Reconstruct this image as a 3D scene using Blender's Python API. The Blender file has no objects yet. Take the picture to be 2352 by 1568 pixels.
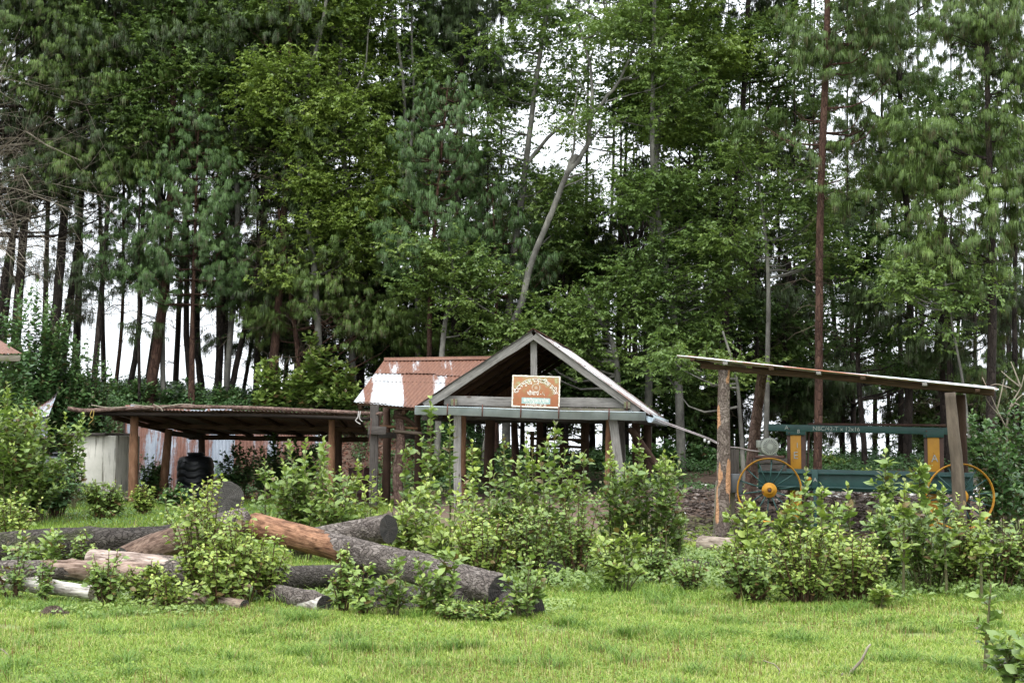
import bpy, math, random
import numpy as np
from mathutils import Matrix, Vector, Euler
random.seed(7)
rng = np.random.default_rng(11)
SC = bpy.context.scene
COL = SC.collection

# ---------------------------------------------------------------- camera
CAM_H = 1.6
F = 3435.0                       # focal length in units of a 2352-wide frame
PITCH = math.atan((1015 - 784) / F)
cam = bpy.data.cameras.new("camera")
cam.sensor_width = 36.0
cam.lens = F / 2352 * 36.0
cam.clip_end = 12000
cam.clip_start = 0.1
camo = bpy.data.objects.new("camera", cam)
COL.objects.link(camo)
camo.location = (0, 0, CAM_H)
camo.rotation_euler = (math.pi / 2 + PITCH, 0, 0)
SC.camera = camo

# ---------------------------------------------------------------- light
SUN_EL, SUN_AZ = math.radians(62), math.radians(200)
SC.view_settings.view_transform = 'Standard'
SC.view_settings.look = 'None'
SC.view_settings.gamma = 1
SC.view_settings.exposure = 0.32
w = bpy.data.worlds.new("World")
SC.world = w
w.use_nodes = True
nt = w.node_tree
nt.nodes.clear()
out = nt.nodes.new('ShaderNodeOutputWorld')
bg = nt.nodes.new('ShaderNodeBackground')
sky = nt.nodes.new('ShaderNodeTexSky')
sky.sky_type = 'NISHITA'
sky.sun_disc = False
sky.sun_elevation = SUN_EL
sky.sun_rotation = SUN_AZ
sky.dust_density = 3
hs = nt.nodes.new('ShaderNodeHueSaturation')
hs.inputs['Saturation'].default_value = 0.25
nt.links.new(sky.outputs[0], hs.inputs['Color'])
# cloud cover: an even white layer, brighter overhead, as an overcast sky is
tc = nt.nodes.new('ShaderNodeTexCoord')
sx = nt.nodes.new('ShaderNodeSeparateXYZ')
nt.links.new(tc.outputs['Generated'], sx.inputs[0])
mr = nt.nodes.new('ShaderNodeMapRange')
mr.inputs['From Min'].default_value = 0.15
mr.inputs['From Max'].default_value = 1.0
mr.inputs['To Min'].default_value = 11.0
mr.inputs['To Max'].default_value = 26.0
nt.links.new(sx.outputs['Z'], mr.inputs['Value'])
cl = nt.nodes.new('ShaderNodeVectorMath')
cl.operation = 'SCALE'
cl.inputs[0].default_value = (0.90, 0.95, 1.0)
nt.links.new(mr.outputs[0], cl.inputs['Scale'])
ad = nt.nodes.new('ShaderNodeVectorMath')
ad.operation = 'ADD'
sc_ = nt.nodes.new('ShaderNodeVectorMath')
sc_.operation = 'SCALE'
sc_.inputs['Scale'].default_value = 0.3
nt.links.new(hs.outputs[0], sc_.inputs[0])
nt.links.new(sc_.outputs[0], ad.inputs[0])
nt.links.new(cl.outputs[0], ad.inputs[1])
nt.links.new(ad.outputs[0], bg.inputs['Color'])
bg.inputs['Strength'].default_value = 0.12
nt.links.new(bg.outputs[0], out.inputs[0])
sl = bpy.data.lights.new("sun", 'SUN')
sl.energy = 1.5
sl.angle = math.radians(25)
sl.color = (1, 0.97, 0.92)
so = bpy.data.objects.new("sun", sl)
COL.objects.link(so)
# sun direction for the sky's rotation
sd = Vector((math.sin(SUN_AZ) * math.cos(SUN_EL), math.cos(SUN_AZ) * math.cos(SUN_EL), math.sin(SUN_EL)))
so.rotation_euler = sd.to_track_quat('Z', 'Y').to_euler()
so.location = (0, -5, 30)
SC.cycles.max_bounces = 9
SC.cycles.diffuse_bounces = 6
SC.cycles.transmission_bounces = 5
SC.cycles.glossy_bounces = 2
SC.cycles.use_adaptive_sampling = True
SC.cycles.adaptive_threshold = 0.02

# ---------------------------------------------------------------- survey helpers
def V(x, y, d):
    """world point seen at (x, y) of the 2352-wide photo, d metres ahead"""
    cx, up = (x - 1176), -(y - 784)
    c, s = math.cos(PITCH), math.sin(PITCH)
    yy = F * c - up * s
    zz = F * s + up * c
    return Vector((cx / yy * d, d, CAM_H + zz / yy * d))

def sm(a, b, t):
    t = np.clip((t - a) / (b - a), 0, 1)
    return t * t * (3 - 2 * t)

def wav(x, y, s=1.0, k=0):
    return (np.sin(x * 1.3 * s + 1.7 + k) * np.cos(y * 1.1 * s + .3 * k) + .5 * np.sin(x * 2.9 * s + y * 2.1 * s + 2 + k)
            + .25 * np.sin(x * 6.1 * s - y * 5.3 * s + 4 * k)) / 1.75

def terr(x, y):
    x = np.asarray(x, float); y = np.asarray(y, float)
    z = 0.03 * wav(x, y, .8)
    left = sm(1.0, -4.0, x)
    z = z + left * 0.17 * sm(24, 33, y)
    z = z + left * (2.25 * sm(38.6, 41.5, y) + .3 * sm(41.5, 44, y)) * (1 + .08 * wav(x, y, .5))
    fl = sm(-8.5, -13, x)
    z = z + fl * 0.9 * sm(32, 38, y) * (1 - .6 * sm(38.6, 41.5, y))
    right = 1 - left
    z = z + right * (0.5 * sm(26, 31.5, y) + .35 * sm(33, 40, y)) * (1 + .15 * wav(x, y, .9))
    z = z + .14 * np.exp(-((x - 6.5) / 2.5) ** 2 - ((y - 30) / 2.) ** 2)
    dive = np.maximum(0, y - 47.5)
    z = z - np.minimum(dive * .45, 80 + 2.5)
    return z

def tz(x, y):
    return float(terr(x, y))

# ---------------------------------------------------------------- mesh helpers
WM = {}

class MB:
    def __init__(s):
        s.v = []; s.q = []; s.t = []; s.a = []; s.n = 0; s.mq = []; s.mt = []
    def add(s, v, q=None, t=None, tint=0.0, mi=0):
        v = np.asarray(v, np.float32).reshape(-1, 3)
        s.v.append(v)
        s.a.append(np.full(len(v), tint, np.float32) if np.isscalar(tint) else np.asarray(tint, np.float32))
        if q is not None and len(q):
            q = np.asarray(q, np.int64) + s.n
            s.q.append(q); s.mq.append(np.full(len(q), mi, np.int32))
        if t is not None and len(t):
            t = np.asarray(t, np.int64) + s.n
            s.t.append(t); s.mt.append(np.full(len(t), mi, np.int32))
        s.n += len(v)
        return s
    def mesh(s, name, mats, smooth=False):
        me = bpy.data.meshes.new(name)
        v = np.concatenate(s.v) if s.v else np.zeros((0, 3), np.float32)
        q = np.concatenate(s.q) if s.q else np.zeros((0, 4), np.int64)
        t = np.concatenate(s.t) if s.t else np.zeros((0, 3), np.int64)
        mi = np.concatenate(s.mq + s.mt) if (s.mq or s.mt) else np.zeros(0, np.int32)
        me.vertices.add(len(v)); me.vertices.foreach_set('co', v.ravel())
        loops = np.concatenate([q.ravel(), t.ravel()]).astype(np.int32)
        me.loops.add(len(loops)); me.loops.foreach_set('vertex_index', loops)
        nq, ntr = len(q), len(t)
        me.polygons.add(nq + ntr)
        st = np.concatenate([np.arange(nq) * 4, nq * 4 + np.arange(ntr) * 3]).astype(np.int32)
        me.polygons.foreach_set('loop_start', st)
        me.polygons.foreach_set('material_index', mi)
        if smooth:
            me.polygons.foreach_set('use_smooth', np.ones(nq + ntr, bool))
        at = me.attributes.new('tint', 'FLOAT', 'POINT')
        at.data.foreach_set('value', np.concatenate(s.a) if s.a else np.zeros(0, np.float32))
        me.update(calc_edges=True)
        for m in (mats if isinstance(mats, (list, tuple)) else [mats]):
            me.materials.append(m)
        return me

def tagit(o, label=None, cat=None, group=None, kind=None):
    if label: o['label'] = label
    if cat: o['category'] = cat
    if group: o['group'] = group
    if kind: o['kind'] = kind
    return o

def thing(name, label, cat, loc=(0, 0, 0), group=None):
    o = bpy.data.objects.new(name, None)
    o.empty_display_size = .1
    COL.objects.link(o)
    o.location = loc
    WM[o.name] = Matrix.Translation(Vector(loc))
    return tagit(o, label, cat, group)

def part(name, mb, mats, parent=None, M=None, smooth=False, solid=0, bevel=0):
    """mesh coordinates are in the frame M (world when None)"""
    me = mb.mesh(name, mats, smooth)
    o = bpy.data.objects.new(name, me)
    COL.objects.link(o)
    M = M or Matrix.Identity(4)
    WM[o.name] = M.copy()
    if parent is not None:
        o.parent = parent
        o.matrix_local = WM[parent.name].inverted() @ M
    else:
        o.matrix_world = M
    if bevel:
        b = o.modifiers.new('b', 'BEVEL'); b.width = bevel; b.segments = 2; b.limit_method = 'ANGLE'
    if solid:
        m = o.modifiers.new('s', 'SOLIDIFY'); m.thickness = solid; m.offset = -1
    return o

def vecs(p):
    return [Vector(q) for q in p]

def crv(pts, n):
    """Catmull-Rom through pts -> n points"""
    P = np.array([list(p) for p in pts], float)
    if len(P) == 2:
        t = np.linspace(0, 1, n)[:, None]
        return P[0] * (1 - t) + P[1] * t
    P = np.vstack([2 * P[0] - P[1], P, 2 * P[-1] - P[-2]])
    seg = len(P) - 3
    r = []
    for u in np.linspace(0, seg, n):
        i = min(int(u), seg - 1); t = u - i
        a, b, c, d = P[i:i + 4]
        r.append(.5 * ((2 * b) + (-a + c) * t + (2 * a - 5 * b + 4 * c - d) * t * t + (-a + 3 * b - 3 * c + d) * t ** 3))
    return np.array(r)

def tube(mb, P, R, sides=8, caps=True, tint=0.0, mi=0, rough=0.0, seed=0):
    P = np.asarray(P, float); n = len(P)
    R = np.broadcast_to(np.asarray(R, float), (n,))
    T = np.gradient(P, axis=0)
    T /= np.linalg.norm(T, axis=1)[:, None] + 1e-9
    ref = np.array([0, 0, 1.0]) if abs(T[:, 2]).mean() < .8 else np.array([1.0, 0, 0])
    A = np.cross(T, ref); A /= np.linalg.norm(A, axis=1)[:, None] + 1e-9
    B = np.cross(T, A)
    an = np.arange(sides) / sides * 2 * np.pi
    rr = R[:, None] * np.ones((1, sides))
    if rough:
        g = np.random.default_rng(seed)
        lo = np.sin(an[None, :] * 2 + np.linspace(0, 3, n)[:, None] + seed) * .5 + np.sin(an[None, :] * 3 - np.linspace(0, 7, n)[:, None] + seed * 2) * .4
        rr = rr * (1 + rough * (lo + g.normal(0, .5, (n, sides))))
    v = P[:, None, :] + rr[:, :, None] * (np.cos(an)[None, :, None] * A[:, None, :] + np.sin(an)[None, :, None] * B[:, None, :])
    v = v.reshape(-1, 3)
    i = np.arange(n - 1)[:, None] * sides; j = np.arange(sides)[None, :]; k = (np.arange(sides) + 1) % sides
    q = np.stack([i + j, i + k[None, :], i + sides + k[None, :], i + sides + j], -1).reshape(-1, 4)
    t = []
    if caps:
        v = np.vstack([v, P[:1], P[-1:]])
        c0, c1 = n * sides, n * sides + 1
        for a in range(sides):
            b = (a + 1) % sides
            t.append((c0, b, a)); t.append((c1, (n - 1) * sides + a, (n - 1) * sides + b))
    mb.add(v, q, t, tint, mi)
    return mb

def frame(p0, p1, up=(0, 0, 1)):
    """matrix whose X runs p0->p1, origin p0; returns (M, length)"""
    p0, p1 = Vector(p0), Vector(p1)
    x = (p1 - p0); L = x.length; x.normalize()
    up = Vector(up)
    y = up.cross(x)
    if y.length < 1e-3: y = Vector((0, 1, 0)).cross(x)
    y.normalize(); z = x.cross(y)
    M = Matrix((x, y, z)).transposed().to_4x4(); M.translation = p0
    return M, L

BOXQ = [(0, 3, 2, 1), (4, 5, 6, 7), (0, 1, 5, 4), (1, 2, 6, 5), (2, 3, 7, 6), (3, 0, 4, 7)]
def box(mb, x0, x1, y0, y1, z0, z1, mi=0, tint=0.0):
    v = [(x0, y0, z0), (x1, y0, z0), (x1, y1, z0), (x0, y1, z0), (x0, y0, z1), (x1, y0, z1), (x1, y1, z1), (x0, y1, z1)]
    mb.add(v, BOXQ, None, tint, mi)
    return mb

def timber(name, p0, p1, w, h, mat, parent, up=(0, 0, 1), warp=.006):
    M, L = frame(p0, p1, up)
    mb = MB(); n = max(2, int(L / .4) + 1)
    xs = np.linspace(0, L, n)
    g = np.random.default_rng(int(abs(L * 1000)) % 9999)
    oy = g.normal(0, warp, n); oz = g.normal(0, warp, n)
    v = []
    for i, xx in enumerate(xs):
        for a, b in ((-1, -1), (1, -1), (1, 1), (-1, 1)):
            v.append((xx, a * w / 2 + oy[i] + g.normal(0, .0015), b * h / 2 + oz[i] + g.normal(0, .0015)))
    q = [(0, 3, 2, 1), tuple(4 * (n - 1) + k for k in (0, 1, 2, 3))]
    for i in range(n - 1):
        for k in range(4):
            kk = (k + 1) % 4
            q.append((4 * i + k, 4 * i + kk, 4 * i + 4 + kk, 4 * i + 4 + k))
    mb.add(v, q)
    return part(name, mb, mat, parent, M, bevel=.005)

def pole(name, pts, r0, r1, mat, parent, sides=14, rough=.05, seed=1, n=None):
    pts = vecs(pts)
    M, L = frame(pts[0], pts[-1], (0, 1, 0.01))
    Mi = M.inverted()
    loc = [Mi @ p for p in pts]
    n = n or max(6, int(L / .12))
    P = crv(loc, n)
    mb = MB()
    tube(mb, P, np.linspace(r0, r1, n), sides, True, rough=rough, seed=seed)
    return part(name, mb, mat, parent, M, smooth=True)

def sheet(name, a, b, c, d, mat, parent, pitch=.076, amp=.009, warp=.01, seed=0, nv=14):
    """corrugated iron: a->b runs across the ridges, a->d runs along them"""
    a, b, c, d = vecs((a, b, c, d))
    x = (b - a).normalized(); nrm = x.cross(d - a).normalized(); y = nrm.cross(x)
    M = Matrix((x, y, nrm)).transposed().to_4x4(); M.translation = a
    Mi = M.inverted(); A, B, C, D = [np.array(Mi @ p) for p in (a, b, c, d)]
    W = (b - a).length
    nu = max(8, int(W / pitch * 6))
    g = np.random.default_rng(seed)
    u = np.linspace(0, 1, nu)[None, :, None]; vv = np.linspace(0, 1, nv)[:, None, None]
    P = (A * (1 - u) + B * u) * (1 - vv) + (D * (1 - u) + C * u) * vv
    z = amp * np.sin(u[..., 0] * W / pitch * 2 * np.pi) + warp * np.sin(u[..., 0] * W * 1.9 + seed) * np.cos(vv[..., 0] * 3 + seed) 
    # sheet laps: every .7 m the edge lifts a little, ragged ends
    lap = np.floor(u[..., 0] * W / .68)
    P = P + 0 * P
    P[..., 2] += z + .004 * (lap % 2)
    jag = np.interp(lap, np.arange(200), g.normal(0, .02, 200))
    P[0, :, 1] += jag[0]; P[-1, :, 1] += jag[0]
    idx = np.arange(nu * nv).reshape(nv, nu)
    q = np.stack([idx[:-1, :-1], idx[:-1, 1:], idx[1:, 1:], idx[1:, :-1]], -1).reshape(-1, 4)
    mb = MB().add(P.reshape(-1, 3), q)
    return part(name, mb, mat, parent, M, smooth=True, solid=.0025)

# ---------------------------------------------------------------- materials
def nd(t, typ, ins=None, **props):
    n = t.nodes.new(typ)
    for k, v in props.items(): setattr(n, k, v)
    for k, v in (ins or {}).items():
        s = n.inputs[k]
        if isinstance(v, bpy.types.NodeSocket): t.links.new(v, s)
        else:
            if isinstance(v, (tuple, list)) and len(v) == 3 and s.type == 'RGBA': v = (*v, 1)
            s.default_value = v
    return n

def mat_new(name):
    m = bpy.data.materials.new(name); m.use_nodes = True
    t = m.node_tree; t.nodes.clear()
    o = t.nodes.new('ShaderNodeOutputMaterial')
    p = t.nodes.new('ShaderNodeBsdfPrincipled')
    t.links.new(p.outputs[0], o.inputs[0])
    return m, t, p, o

def ramp(t, fac, stops, interp='LINEAR'):
    r = nd(t, 'ShaderNodeValToRGB', {'Fac': fac})
    r.color_ramp.interpolation = interp
    e = r.color_ramp.elements
    while len(e) < len(stops): e.new(.5)
    for k, (p, c) in enumerate(stops):
        e[k].position = p; e[k].color = (*c, 1) if len(c) == 3 else c
    return r.outputs[0]

def mix(t, f, a, b, blend='MIX'):
    n = nd(t, 'ShaderNodeMix', data_type='RGBA', blend_type=blend)
    for k, v in ((0, f), (6, a), (7, b)):
        if isinstance(v, bpy.types.NodeSocket): t.links.new(v, n.inputs[k])
        else: n.inputs[k].default_value = (*v, 1) if isinstance(v, (tuple, list)) else v
    return n.outputs[2]

def math_(t, op, a, b=0.0):
    n = nd(t, 'ShaderNodeMath', operation=op)
    for k, v in ((0, a), (1, b)):
        if isinstance(v, bpy.types.NodeSocket): t.links.new(v, n.inputs[k])
        else: n.inputs[k].default_value = v
    return n.outputs[0]

def objco(t, scale=(1, 1, 1), off=(0, 0, 0)):
    tc = nd(t, 'ShaderNodeTexCoord')
    return nd(t, 'ShaderNodeMapping', {'Vector': tc.outputs['Object'], 'Scale': scale, 'Location': off}).outputs[0]

def noise(t, vec, scale, detail=4, rough=.6):
    return nd(t, 'ShaderNodeTexNoise', {'Vector': vec, 'Scale': scale, 'Detail': detail, 'Roughness': rough}).outputs['Fac']

def bump(t, p, h, dist=.01, strength=1.0):
    b = nd(t, 'ShaderNodeBump', {'Height': h, 'Distance': dist, 'Strength': strength})
    t.links.new(b.outputs[0], p.inputs['Normal'])

def leaf_mat(name, old, mid, young, trans=.40, rough=.45, dry=None, big=.25):
    m, t, p, o = mat_new(name)
    at = nd(t, 'ShaderNodeAttribute', attribute_name='tint').outputs['Fac']
    st = [(0.0, old), (.5, mid), (1.0, young)]
    if dry: st = [(0.0, dry), (.06, old), (.5, mid), (1.0, young)]
    c = ramp(t, at, st)
    v = noise(t, objco(t), .9, 3)
    c = mix(t, big, c, ramp(t, v, [(.3, tuple(q * .55 for q in old)), (.7, tuple(min(1, q * 1.25) for q in young))]))
    t.links.new(c, p.inputs['Base Color'])
    p.inputs['Roughness'].default_value = rough
    p.inputs['Specular IOR Level'].default_value = .45
    tr = nd(t, 'ShaderNodeBsdfTranslucent')
    t.links.new(mix(t, .5, c, (.95, 1.0, .35), 'MULTIPLY'), tr.inputs['Color'])
    mx = nd(t, 'ShaderNodeMixShader', {0: trans, 1: p.outputs[0], 2: tr.outputs[0]})
    t.links.new(mx.outputs[0], o.inputs[0])
    return m

def bark_mat(name, c0, c1, c2, scale=9, stretch=(1, 1, 1), depth=.012, patch=None, plates=True, moss=None):
    m, t, p, o = mat_new(name)
    co = objco(t, stretch)
    n1 = noise(t, co, scale * .45, 6, .65)
    n2 = noise(t, co, scale * 3, 5, .7)
    wob = nd(t, 'ShaderNodeVectorMath', {0: nd(t, 'ShaderNodeTexNoise', {'Vector': co, 'Scale': scale * .8, 'Detail': 3}).outputs['Color'], 'Scale': .30}, operation='SCALE')
    dv = nd(t, 'ShaderNodeVectorMath', {0: co, 1: wob.outputs[0]}, operation='ADD')
    vo = nd(t, 'ShaderNodeTexVoronoi', {'Vector': dv.outputs[0], 'Scale': scale * 2.0}, feature='DISTANCE_TO_EDGE').outputs['Distance']
    vc = nd(t, 'ShaderNodeTexVoronoi', {'Vector': dv.outputs[0], 'Scale': scale * 2.0}).outputs['Color']
    c = ramp(t, n1, [(.3, c0), (.52, c1), (.72, c2)])
    sep = nd(t, 'ShaderNodeSeparateXYZ', {0: vc}).outputs[0]
    if plates:
        c = mix(t, .55, c, ramp(t, sep, [(0, c0), (.5, c1), (1, c2)]))
        crack = ramp(t, vo, [(.0, (.38, .35, .33)), (.12, (1, 1, 1))])
        c = mix(t, .65, c, crack, 'MULTIPLY')
    c = mix(t, .5, c, ramp(t, n2, [(.25, (.6, .6, .6)), (.75, (1.3, 1.28, 1.25))]), 'MULTIPLY')
    if moss:
        c = mix(t, ramp(t, noise(t, co, 3.1, 5), [(.55, (0, 0, 0)), (.66, (.7, .7, .7))]), c, moss)
    hgt = math_(t, 'ADD', math_(t, 'MULTIPLY', ramp(t, vo, [(0, (0, 0, 0)), (.14, (1, 1, 1))]), .6 if plates else .1), math_(t, 'ADD', n2, math_(t, 'MULTIPLY', sep, .3)))
    if patch:
        # peeled stretch: (x0, x1, softness, peeled colours, stretch)
        x0, x1, wood0, wood1, thr = patch
        oc = nd(t, 'ShaderNodeTexCoord').outputs['Object']
        s = nd(t, 'ShaderNodeSeparateXYZ', {0: oc})
        nz = noise(t, objco(t, (1.0, 3, 3)), 2.2, 5, .6)
        u = math_(t, 'ADD', s.outputs[0], math_(t, 'MULTIPLY', math_(t, 'SUBTRACT', nz, .5), thr))
        u = math_(t, 'ADD', u, math_(t, 'MULTIPLY', s.outputs[2], 3.0))
        m1 = math_(t, 'MULTIPLY', math_(t, 'GREATER_THAN', u, x0), math_(t, 'LESS_THAN', u, x1))
        g = noise(t, objco(t, (1.2, 14, 14)), 3, 6, .6)
        wc = ramp(t, g, [(.3, wood0), (.62, wood1)])
        wc = mix(t, .75, wc, ramp(t, noise(t, objco(t, (.7, 3.2, 3.2)), 2.5, 6, .7), [(.36, (.28, .22, .19)), (.56, (1, 1, 1))]), 'MULTIPLY')
        wc = mix(t, .8, wc, ramp(t, noise(t, objco(t, (1.5, 9, 9), (3, 0, 1)), 3, 5, .7), [(.40, (.35, .30, .27)), (.50, (1, 1, 1)), (.7, (1.25, 1.2, 1.15))]), 'MULTIPLY')
        c = mix(t, m1, c, wc)
        hgt = nd(t, 'ShaderNodeMix', {0: m1, 2: hgt, 3: math_(t, 'MULTIPLY', g, .25)}).outputs[0]
    t.links.new(c, p.inputs['Base Color'])
    p.inputs['Roughness'].default_value = .9
    p.inputs['Specular IOR Level'].default_value = .2
    bump(t, p, hgt, depth)
    return m

def wood_mat(name, c0, c1, grain=(1.5, 18, 18), knots=True, stain=None):
    m, t, p, o = mat_new(name)
    g = noise(t, objco(t, grain), 3.0, 7, .65)
    b = noise(t, objco(t, (1, 1, 1)), 2.2, 4, .6)
    c = ramp(t, g, [(.3, c0), (.68, c1)])
    c = mix(t, .6, c, ramp(t, b, [(.3, (.55, .54, .52)), (.7, (1.1, 1.1, 1.1))]), 'MULTIPLY')
    cr = noise(t, objco(t, (.8, 40, 40)), 2.0, 3, .5)
    c = mix(t, .7, c, ramp(t, cr, [(.33, (.25, .24, .23)), (.40, (1, 1, 1))]), 'MULTIPLY')
    if knots:
        k = nd(t, 'ShaderNodeTexVoronoi', {'Vector': objco(t, (2.1, 6, 6)), 'Scale': 1.0}).outputs['Distance']
        c = mix(t, .85, c, ramp(t, k, [(.08, (.22, .16, .12)), (.14, (1, 1, 1))]), 'MULTIPLY')
    if stain:
        c = mix(t, ramp(t, noise(t, objco(t), 5, 5), [(.5, (0, 0, 0)), (.66, (.8, .8, .8))]), c, stain)
    t.links.new(c, p.inputs['Base Color'])
    p.inputs['Roughness'].default_value = .85
    p.inputs['Specular IOR Level'].default_value = .25
    bump(t, p, math_(t, 'ADD', g, cr), .004)
    return m

def tin_mat(name, amount, rust0=(.11, .044, .026), rust1=(.195, .088, .052), zinc0=(.30, .31, .33), zinc1=(.56, .57, .58), panel=.68, seed=0.0, fall=0.0, metal=.0, bands=None, wnk=.26):
    """galvanised corrugated iron with rust; amount shifts how much is rusted"""
    m, t, p, o = mat_new(name)
    oc = nd(t, 'ShaderNodeTexCoord').outputs['Object']
    s = nd(t, 'ShaderNodeSeparateXYZ', {0: oc})
    pid = math_(t, 'FLOOR', math_(t, 'ADD', math_(t, 'DIVIDE', s.outputs[0], panel), seed))
    wn = nd(t, 'ShaderNodeTexWhiteNoise', {'W': pid}, noise_dimensions='1D').outputs['Value']
    a = noise(t, objco(t, (1.9, .22, .22), (seed, seed, 0)), 1.6, 6, .6)
    b = noise(t, objco(t, (11, .9, 1), (seed, 0, 0)), 1.8, 6, .7)
    f = math_(t, 'ADD', math_(t, 'MULTIPLY', a, .9), math_(t, 'ADD', math_(t, 'MULTIPLY', b, .40), math_(t, 'MULTIPLY', noise(t, objco(t), 7, 6, .75), .26)))
    f = math_(t, 'ADD', f, math_(t, 'MULTIPLY', math_(t, 'SUBTRACT', wn, .5), wnk))
    f = math_(t, 'ADD', f, math_(t, 'MULTIPLY', s.outputs[1], fall))
    f = math_(t, 'ADD', f, amount - .30)
    if bands:
        xw = math_(t, 'ADD', math_(t, 'DIVIDE', s.outputs[0], 3.0), math_(t, 'MULTIPLY', math_(t, 'SUBTRACT', a, .5), .12))
        bb = ramp(t, xw, [(q, (k, k, k)) for q, k in bands])
        f = math_(t, 'ADD', f, math_(t, 'MULTIPLY', math_(t, 'SUBTRACT', bb, .5), .42))
    rm = ramp(t, f, [(.44, (0, 0, 0)), (.48, (.7, .7, .7)), (.54, (1, 1, 1))])
    rc = ramp(t, noise(t, objco(t, (9, 3, 3)), 2, 6, .7), [(.3, rust0), (.7, rust1)])
    zc = ramp(t, noise(t, objco(t, (5, .7, 1)), 2, 4), [(.3, zinc0), (.7, zinc1)])
    c = mix(t, rm, zc, rc)
    t.links.new(c, p.inputs['Base Color'])
    p.inputs['Roughness'].default_value = .6
    p.inputs['Metallic'].default_value = metal
    bump(t, p, rm, .001)
    return m

def plain_mat(name, c0, c1=None, rough=.6, scale=6, metal=0, rust=None, rust_at=.6, bumpd=.001, spec=.4):
    m, t, p, o = mat_new(name)
    c1 = c1 or tuple(q * .8 for q in c0)
    c = ramp(t, noise(t, objco(t), scale, 5), [(.35, c0), (.65, c1)])
    if rust:
        rn = noise(t, objco(t, (1, 1, 1), (3, 1, 5)), scale * 1.7, 7, .7)
        c = mix(t, ramp(t, rn, [(rust_at, (0, 0, 0)), (rust_at + .05, (1, 1, 1))]), c, rust)
    t.links.new(c, p.inputs['Base Color'])
    p.inputs['Roughness'].default_value = rough
    p.inputs['Metallic'].default_value = metal
    p.inputs['Specular IOR Level'].default_value = spec
    bump(t, p, noise(t, objco(t), scale * 6, 4), bumpd)
    return m

# leaves
L_BRIGHT = leaf_mat('leaf yellow green', (.075, .130, .030), (.160, .240, .050), (.28, .36, .075))
L_MID = leaf_mat('leaf mid green', (.062, .118, .032), (.125, .205, .052), (.23, .31, .08))
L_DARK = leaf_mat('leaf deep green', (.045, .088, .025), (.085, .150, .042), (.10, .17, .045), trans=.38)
P_GREEN = leaf_mat('needle green', (.050, .092, .020), (.092, .155, .034), (.18, .26, .06), trans=.25, rough=.5, dry=(.10, .06, .03))
P_BLUE = leaf_mat('needle blue green', (.042, .082, .024), (.072, .140, .040), (.14, .23, .07), trans=.25, rough=.5, dry=(.09, .07, .035))
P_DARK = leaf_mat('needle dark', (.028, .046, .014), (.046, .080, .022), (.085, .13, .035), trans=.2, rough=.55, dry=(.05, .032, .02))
S_LIGHT = leaf_mat('shrub light', (.10, .17, .035), (.24, .33, .065), (.42, .48, .10), trans=.25, rough=.42, dry=(.13, .07, .03), big=.15)
S_MID = leaf_mat('shrub mid', (.070, .135, .034), (.165, .25, .058), (.33, .41, .09), trans=.25, rough=.42, dry=(.13, .06, .03), big=.15)
S_DARK = leaf_mat('shrub deep', (.030, .078, .026), (.062, .135, .042), (.14, .23, .065), trans=.22, rough=.42, dry=(.09, .05, .025), big=.2)

B_GREY = bark_mat('bark grey', (.06, .055, .05), (.13, .125, .11), (.27, .26, .22), 7, (1, 1, .5), .01, plates=False)
B_DARK = bark_mat('bark dark', (.014, .011, .010), (.035, .027, .023), (.065, .050, .042), 6, (1, 1, .35), .02)
B_RED = bark_mat('bark red', (.035, .019, .014), (.075, .040, .030), (.13, .075, .052), 6, (1, 1, .35), .02)
TWIG = plain_mat('twig', (.10, .075, .05), (.05, .035, .025), .9, 4)
TWIGPALE = plain_mat('twig pale', (.30, .26, .20), (.16, .13, .10), .9, 4)
STEM_R = plain_mat('shrub stem', (.11, .05, .028), (.06, .045, .02), .8, 8)
STEM_G = plain_mat('shrub green stem', (.12, .13, .05), (.09, .07, .035), .8, 8)

# ---------------------------------------------------------------- leaf helpers
def norm(a):
    return a / (np.linalg.norm(a, axis=-1, keepdims=True) + 1e-9)

# leaf templates: x across, y along, z up
LT2 = (np.array([(0, 0, 0), (-.5, .42, .10), (0, 1, -.16), (.5, .42, .10), (0, .45, -.02)]), [(0, 4, 2, 1), (0, 3, 2, 4)], [])
_m = [(0, 0, 0), (0, .34, .0), (0, .7, -.05), (0, 1.0, -.16), (-.40, .26, .09), (-.40, .6, .05), (.40, .26, .09), (.40, .6, .05)]
LT6 = (np.array(_m), [(1, 2, 5, 4), (1, 6, 7, 2)], [(0, 1, 4), (2, 3, 5), (0, 6, 1), (2, 7, 3)])

def put_leaves(mb, pos, ax, nr, size, tint, tmpl=LT2, wr=.62, mi=0):
    K = len(pos)
    if K == 0: return
    ax = norm(ax); side = norm(np.cross(ax, nr)); n = np.cross(side, ax)
    T, q, t = tmpl
    size = np.asarray(size)[:, None, None]
    wr = (np.asarray(wr) * np.ones(K))[:, None, None]
    v = pos[:, None, :] + size * (T[None, :, 0:1] * wr * side[:, None, :] + T[None, :, 1:2] * ax[:, None, :] + T[None, :, 2:3] * n[:, None, :])
    m = len(T); off = (np.arange(K) * m)[:, None, None]
    qq = (np.array(q)[None] + off).reshape(-1, 4)
    tt = (np.array(t)[None] + off).reshape(-1, 3) if len(t) else None
    mb.add(v.reshape(-1, 3), qq, tt, np.repeat(np.clip(tint, 0, 1), m), mi)

def in_blobs(blobs, K, r, shell=.45):
    """random points in world-space ellipsoids [(centre, (rx, ry, rz), weight)]"""
    wts = np.array([b[2] for b in blobs], float); wts /= wts.sum()
    idx = r.choice(len(blobs), K, p=wts)
    C = np.array([list(b[0]) for b in blobs]); R = np.array([list(b[1]) for b in blobs])
    d = norm(r.normal(size=(K, 3)))
    rad = r.random(K) ** shell
    return C[idx] + d * rad[:, None] * R[idx], d, idx
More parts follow.
